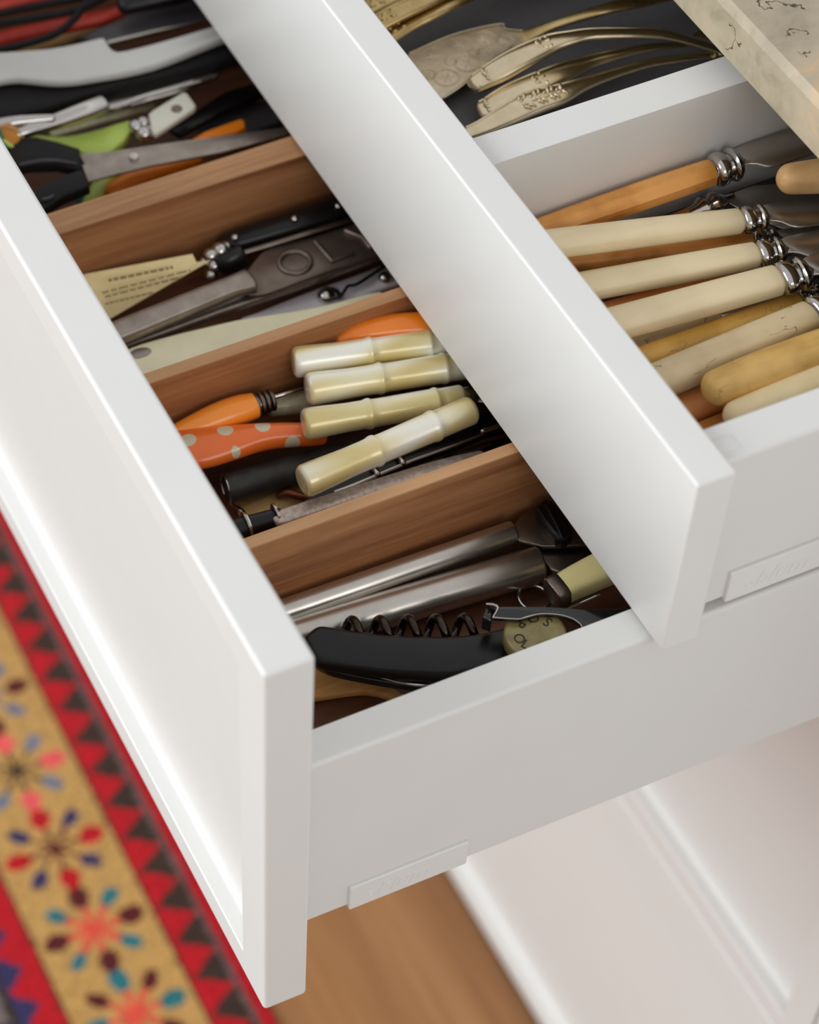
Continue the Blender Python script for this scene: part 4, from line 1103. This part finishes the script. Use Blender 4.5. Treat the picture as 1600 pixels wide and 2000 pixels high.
# ---- fourth compartment: scissors, bright plastic handles, peeler, grey and black grips, whisk
t = thing('scissors', 'scissors with black handles and steel blades, nearest the thick walnut divider', 'scissors', (-457.1, 127.9, -150.0))
g = Geo(); prism(g, [(-429.8, 92.0, -112.0), (-424.2, 107.2, -112.0), (-419.3, 128.5, -112.0), (-415.8, 143.1, -112.0), (-409.1, 168.1, -112.0), (-400.7, 201.3, -112.0), (-397.3, 200.0, -112.0), (-399.5, 163.8, -112.0), (-405.8, 134.3, -112.0), (-409.0, 114.7, -112.0), (-417.8, 92.9, -112.0)], 1.8, .5); mesh_obj('blade', g, 'greysteel', t, angle=50)
g = Geo(); prism(g, [(-417.7, 90.1, -109.5), (-418.7, 106.4, -109.5), (-413.2, 128.8, -109.5), (-406.1, 163.8, -109.5), (-396.0, 197.6, -109.5), (-392.8, 196.7, -109.5), (-395.3, 159.2, -109.5), (-402.0, 121.7, -109.5), (-404.0, 100.3, -109.5), (-404.6, 88.2, -109.5)], 1.8, .5); mesh_obj('blade', g, 'greysteel', t, angle=50)
g = Geo(); disc(g, (-410.5, 116.7, -108.0), 2.6, 2.0, 18, .5); mesh_obj('pivot_screw', g, 'steel', t)
g = Geo(); prism(g, [(-453.4, 64.1, -108.0), (-447.3, 76.5, -108.0), (-438.4, 85.7, -108.0), (-429.2, 93.5, -108.0), (-415.6, 88.8, -108.0), (-415.4, 86.4, -108.0), (-423.3, 78.1, -108.0), (-428.4, 65.8, -108.0), (-430.5, 52.3, -108.0), (-445.2, 49.4, -108.0)], 7, 1.6, 3); mesh_obj('handle', g, 'blackmatte', t, angle=50)
g = Geo(); prism(g, [(-413.0, 87.8, -107.0), (-399.0, 86.9, -107.0), (-397.1, 70.4, -107.0), (-393.1, 60.9, -107.0), (-391.0, 51.0, -107.0), (-395.4, 33.1, -107.0), (-410.9, 36.3, -107.0), (-406.2, 51.4, -107.0), (-409.6, 64.1, -107.0), (-411.9, 76.4, -107.0)], 7, 1.6, 3); mesh_obj('handle', g, 'blackmatte', t, angle=50)
g = Geo(); sweep(g, [(-428.9, 60.3, -107.0), (-427.0, 69.6, -106.6), (-423.3, 78.2, -106.6), (-417.1, 86.6, -107.0)], [.9, 1.0, 1.0, .6], 8, ('round', 'round'), sub=3); sweep(g, [(-397.7, 60.6, -105.8), (-397.1, 63.7, -105.8), (-398.3, 66.5, -105.8)], [.9, 1.1, .6], 8, ('round', 'round'), sub=3)
mesh_obj('grip_edge', g, 'greydark', t)

g = Geo(); prism(g, smooth_poly([(-469.0, 79.0, -124.0), (-460.9, 92.1, -124.0), (-457.6, 102.6, -124.0), (-456.2, 116.9, -124.0), (-456.2, 131.2, -124.0), (-453.3, 132.4, -124.0), (-445.4, 127.8, -124.0), (-439.6, 118.9, -124.0), (-436.6, 110.2, -124.0), (-442.1, 100.7, -124.0), (-454.3, 92.4, -124.0)], 2), 6, 1.6, 2)
tag(mesh_obj('lime_peeler', g, 'lime', angle=50), 'flat lime green plastic handle behind the scissors', 'handle')
g = Geo(); sweep(g, [(-416.3, 93.0, -136.0), (-424.9, 102.0, -135.0), (-431.4, 110.1, -134.0), (-437.7, 120.5, -134.0)], [4.6, 4.8, 4.6, 4.2], 18, ('round', 'round'), sub=2)
tag(mesh_obj('lime_rod', g, 'limeglass'), 'short lime green rod below the scissor blades', 'handle')
g = Geo(); ball(g, (-425.8, 94.2, -142.0), 6, 1, 16)
tag(mesh_obj('teal_cap', g, 'teal'), 'small teal cap beside the lime rod', 'cap')
g = Geo(); sweep(g, [(-418.1, 108.0, -134.0), (-419.1, 119.2, -132.0), (-419.6, 136.6, -132.0), (-422.1, 155.6, -134.0)], [(5.6, 5), (5.4, 5), (5.0, 4.6), (4.4, 4.4)], 18, ('round', 'round'), sub=3)
tag(mesh_obj('orange_rod', g, 'orange2'), 'orange rounded handle under the scissor blades by the divider', 'handle')
g = Geo(); prism(g, [(-429.7, 158.0, -126.0), (-432.1, 166.3, -126.0), (-433.2, 187.9, -126.0), (-431.1, 189.4, -126.0), (-425.6, 187.4, -126.0), (-423.9, 181.2, -126.0), (-426.1, 163.6, -126.0), (-426.2, 157.6, -126.0)], 6, 1.2, 2)
tag(mesh_obj('orange_tip', g, 'orange2', angle=50), 'orange flat handle tip beyond the scissor blades', 'handle')

t = thing('ivory_peeler', 'ivory tag end with a hole and nickel rivets', 'peeler', (-468.0, 160.5, -140.0))
g = Geo(); prism(g, [(-447.1, 140.3, -116.0), (-449.0, 144.1, -116.0), (-455.5, 164.3, -116.0), (-453.3, 165.8, -116.0), (-442.5, 166.0, -116.0), (-440.2, 164.1, -116.0), (-430.3, 137.2, -116.0), (-432.5, 136.3, -116.0)], 3.5, .9, 2); h = mesh_obj('end_plate', g, 'ivory', t, angle=50)
g = Geo(); disc(g, (-443.9, 155.3, -115.6), 3.0, 1.0, 18, .3); mesh_obj('hole', g, 'darksteel', h)
g = Geo()
for u, r in (((-443.4, 131.4, -119.0), 4.2), ((-436.2, 133.1, -119.0), 4.6), ((-444.8, 136.2, -119.0), 3.6), ((-437.5, 136.0, -119.0), 3.4)):
    ball(g, u, r, .9, 14)
mesh_obj('rivet', g, 'chrome', t)

t = thing('steel_peeler', 'shiny steel blade with bright lower edge behind the lime handle', 'knife', (-493.5, 162.3, -140.0))
g = Geo(); prism(g, [(-471.5, 121.5, -118.0), (-474.9, 155.2, -118.0), (-471.5, 175.0, -118.0), (-465.8, 192.5, -118.0), (-460.9, 187.0, -118.0), (-458.7, 160.2, -118.0), (-461.3, 119.4, -118.0)], 2.2, .6); mesh_obj('blade', g, 'chrome', t, angle=50)
g = Geo(); sweep(g, [(-460.7, 118.9, -117.0), (-461.7, 149.5, -117.0), (-459.9, 181.3, -117.0)], [1.6, 1.6, 1.2], 10, ('round', 'round')); mesh_obj('edge', g, 'chrome', t)
g = Geo(); sweep(g, [(-452.5, 64.9, -108.0), (-453.2, 75.6, -108.0), (-456.0, 94.1, -110.0), (-461.4, 119.7, -113.0)], [(3.0, 3), (3.4, 3.2), (5.0, 4), (6.2, 4.4)], 18, ('round', 'soft'), sub=2); mesh_obj('handle', g, 'chrome', t)
g = Geo(); sweep(g, [(-463.0, 53.6, -106.0), (-461.0, 61.6, -105.0), (-458.9, 72.3, -105.0), (-454.5, 88.0, -106.0)], [(3.6, 3), (3.6, 3), (3.2, 2.8), (2.4, 2.4)], 16, ('round', 'round'), sub=2)
tag(mesh_obj('steel_spoon', g, 'chrome'), 'polished steel handle tip at the far left above the rubber bands', 'handle')
g = Geo(); sweep(g, [(-468.1, 91.7, -128.0), (-467.7, 121.4, -128.0), (-467.1, 151.3, -130.0)], [(2.6, 2.2)] * 3, 14)
tag(mesh_obj('olive_stick', g, 'smoke'), 'thin olive stick beneath the shiny steel blade', 'stick')

t = thing('rubber_band_ball', 'ball of coloured rubber bands tucked against the drawer front', 'rubber bands', (-486.3, 73.4, -140.0))
g = Geo(); ball(g, (-454.1, 62.2, -112.0), 9, 1, 20); mesh_obj('core', g, 'rubberband', t)
for i, (m_, nv) in enumerate((('rubberband', (1, .2, .3)), ('teal', (.2, 1, .4)), ('red', (.5, .5, 1)), ('oldwood', (1, -.6, .2)), ('limeglass', (-.3, 1, .8)), ('rubberband', (.2, .3, 1)))):
    g = Geo(); torus(g, (-454.1, 62.2, -112.0), 9.2, 1.2, nv, 28, 8); mesh_obj('band', g, m_, t)

t = thing('grey_grip_peeler', 'light grey plastic sheath with a notch, above the black grip', 'sheath', (-530.5, 147.0, -140.0))
g = Geo(); prism(g, smooth_poly([(-521.6, 73.1, -106.0), (-518.0, 83.6, -106.0), (-509.3, 108.2, -106.0), (-506.5, 123.9, -106.0), (-505.3, 137.3, -106.0), (-502.8, 139.3, -106.0), (-496.2, 138.9, -106.0), (-490.3, 141.2, -106.0), (-488.6, 152.6, -106.0), (-487.8, 167.0, -106.0), (-487.2, 195.1, -106.0), (-486.5, 212.5, -106.0), (-475.7, 210.7, -106.0), (-475.4, 194.3, -106.0), (-472.9, 172.9, -106.0), (-471.6, 154.2, -106.0), (-473.3, 137.0, -106.0), (-476.2, 122.4, -106.0), (-479.1, 109.7, -106.0), (-484.3, 98.2, -106.0), (-493.5, 85.0, -106.0), (-496.4, 75.2, -106.0), (-497.6, 63.9, -106.0)], 2), 5, 1.4, 2); mesh_obj('sheath', g, 'grey', t, angle=50)
g = Geo(); prism(g, smooth_poly([(-506.5, 66.6, -112.0), (-503.2, 77.2, -112.0), (-500.7, 88.2, -112.0), (-491.8, 100.7, -112.0), (-484.0, 125.3, -112.0), (-479.0, 157.2, -112.0), (-482.9, 197.6, -112.0), (-483.5, 214.2, -112.0), (-467.6, 213.0, -112.0), (-467.2, 195.1, -112.0), (-468.6, 163.9, -112.0), (-473.1, 132.2, -112.0), (-472.3, 98.2, -112.0), (-473.7, 65.8, -112.0), (-475.8, 54.9, -112.0)], 2), 10, 3, 3); mesh_obj('grip', g, 'blackmatte', t, angle=50)

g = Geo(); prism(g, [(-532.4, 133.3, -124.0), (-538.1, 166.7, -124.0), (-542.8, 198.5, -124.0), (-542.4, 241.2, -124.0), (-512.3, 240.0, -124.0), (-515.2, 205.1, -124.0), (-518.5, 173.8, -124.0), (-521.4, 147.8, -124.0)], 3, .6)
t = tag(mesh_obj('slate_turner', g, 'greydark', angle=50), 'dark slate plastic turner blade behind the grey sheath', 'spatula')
g = Geo(); sweep(g, [(-518.1, 146.6, -122.0), (-516.1, 172.9, -122.0), (-512.0, 203.7, -122.0), (-511.2, 223.7, -122.0)], [1.2, 1.2, 1.2, 1.0], 10, ('round', 'round'))
tag(mesh_obj('steel_rod', g, 'steel'), 'thin steel rod along the edge of the slate turner', 'rod')
g = Geo(); sweep(g, [(-562.8, 85.9, -134.0), (-559.8, 109.6, -133.0), (-555.2, 132.7, -132.0), (-550.9, 156.0, -131.0), (-550.6, 166.0, -131.0)], [(4.8, 4.4)] * 4 + [(4.2, 4)], 18, ('round', 'round'))
tag(mesh_obj('red_utensil', g, 'red'), 'red plastic handle crossing under the black wire loop', 'handle')
g = Geo(); sweep(g, [(-584.2, 94.5, -130.0), (-582.5, 106.4, -129.0), (-581.3, 124.6, -129.0), (-581.3, 143.4, -130.0)], [(4.6, 4.4)] * 4, 18, ('round', 'round'))
tag(mesh_obj('red_utensil', g, 'red'), 'red plastic handle in the farthest corner of the tray', 'handle')
g = Geo(); sweep(g, [(-565.7, 110.7, -146.0), (-564.7, 135.5, -146.0), (-566.4, 155.2, -146.0)], [(7, 3), (8, 3), (7, 3)], 16, ('round', 'round'), e=3)
tag(mesh_obj('wooden_spoon', g, 'oldwood'), 'brown wooden handle below the red one', 'handle')
t = thing('whisk', 'black wire whisk loops beside the red handles', 'whisk', (-569.7, 128.6, -140.0))
for pts in ([(-558.4, 85.8, -119.0), (-555.5, 96.9, -118.0), (-550.9, 113.6, -117.0), (-547.5, 130.7, -117.0), (-548.3, 146.4, -118.0), (-554.2, 161.2, -120.0)],
            [(-534.4, 76.8, -117.0), (-531.9, 88.0, -116.0), (-530.2, 102.4, -116.0), (-532.0, 119.8, -117.0), (-538.3, 133.1, -117.0), (-547.1, 142.8, -118.0), (-559.7, 154.1, -120.0)],
            [(-568.5, 89.4, -121.0), (-565.6, 106.8, -120.0), (-562.6, 127.3, -120.0), (-560.1, 148.0, -121.0), (-559.2, 169.4, -122.0)]):
    g = Geo(); sweep(g, pts, [2.2] * len(pts), 10, ('round', 'round'), sub=5); mesh_obj('wire', g, 'blackmatte', t)
g = Geo(); sweep(g, [(-534.6, 164.5, -114.0), (-529.9, 188.6, -112.0), (-527.8, 215.7, -112.0)], [(6, 5), (7, 6), (7, 6)], 18, ('round', 'round'))
tag(mesh_obj('black_ladle', g, 'black'), 'black handle at the top edge behind the red handle', 'handle')
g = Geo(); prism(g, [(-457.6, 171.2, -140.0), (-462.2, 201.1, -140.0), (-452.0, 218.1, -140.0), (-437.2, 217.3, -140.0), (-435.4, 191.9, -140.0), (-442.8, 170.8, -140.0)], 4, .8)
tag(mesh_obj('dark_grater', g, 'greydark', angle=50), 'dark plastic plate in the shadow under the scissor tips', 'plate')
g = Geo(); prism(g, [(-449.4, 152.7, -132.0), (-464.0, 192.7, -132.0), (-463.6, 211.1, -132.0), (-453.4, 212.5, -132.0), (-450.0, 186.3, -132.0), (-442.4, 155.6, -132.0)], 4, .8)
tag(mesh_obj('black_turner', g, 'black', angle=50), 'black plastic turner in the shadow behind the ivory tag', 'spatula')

for o in bpy.data.objects:
    if '_o' in o:
        del o['_o']
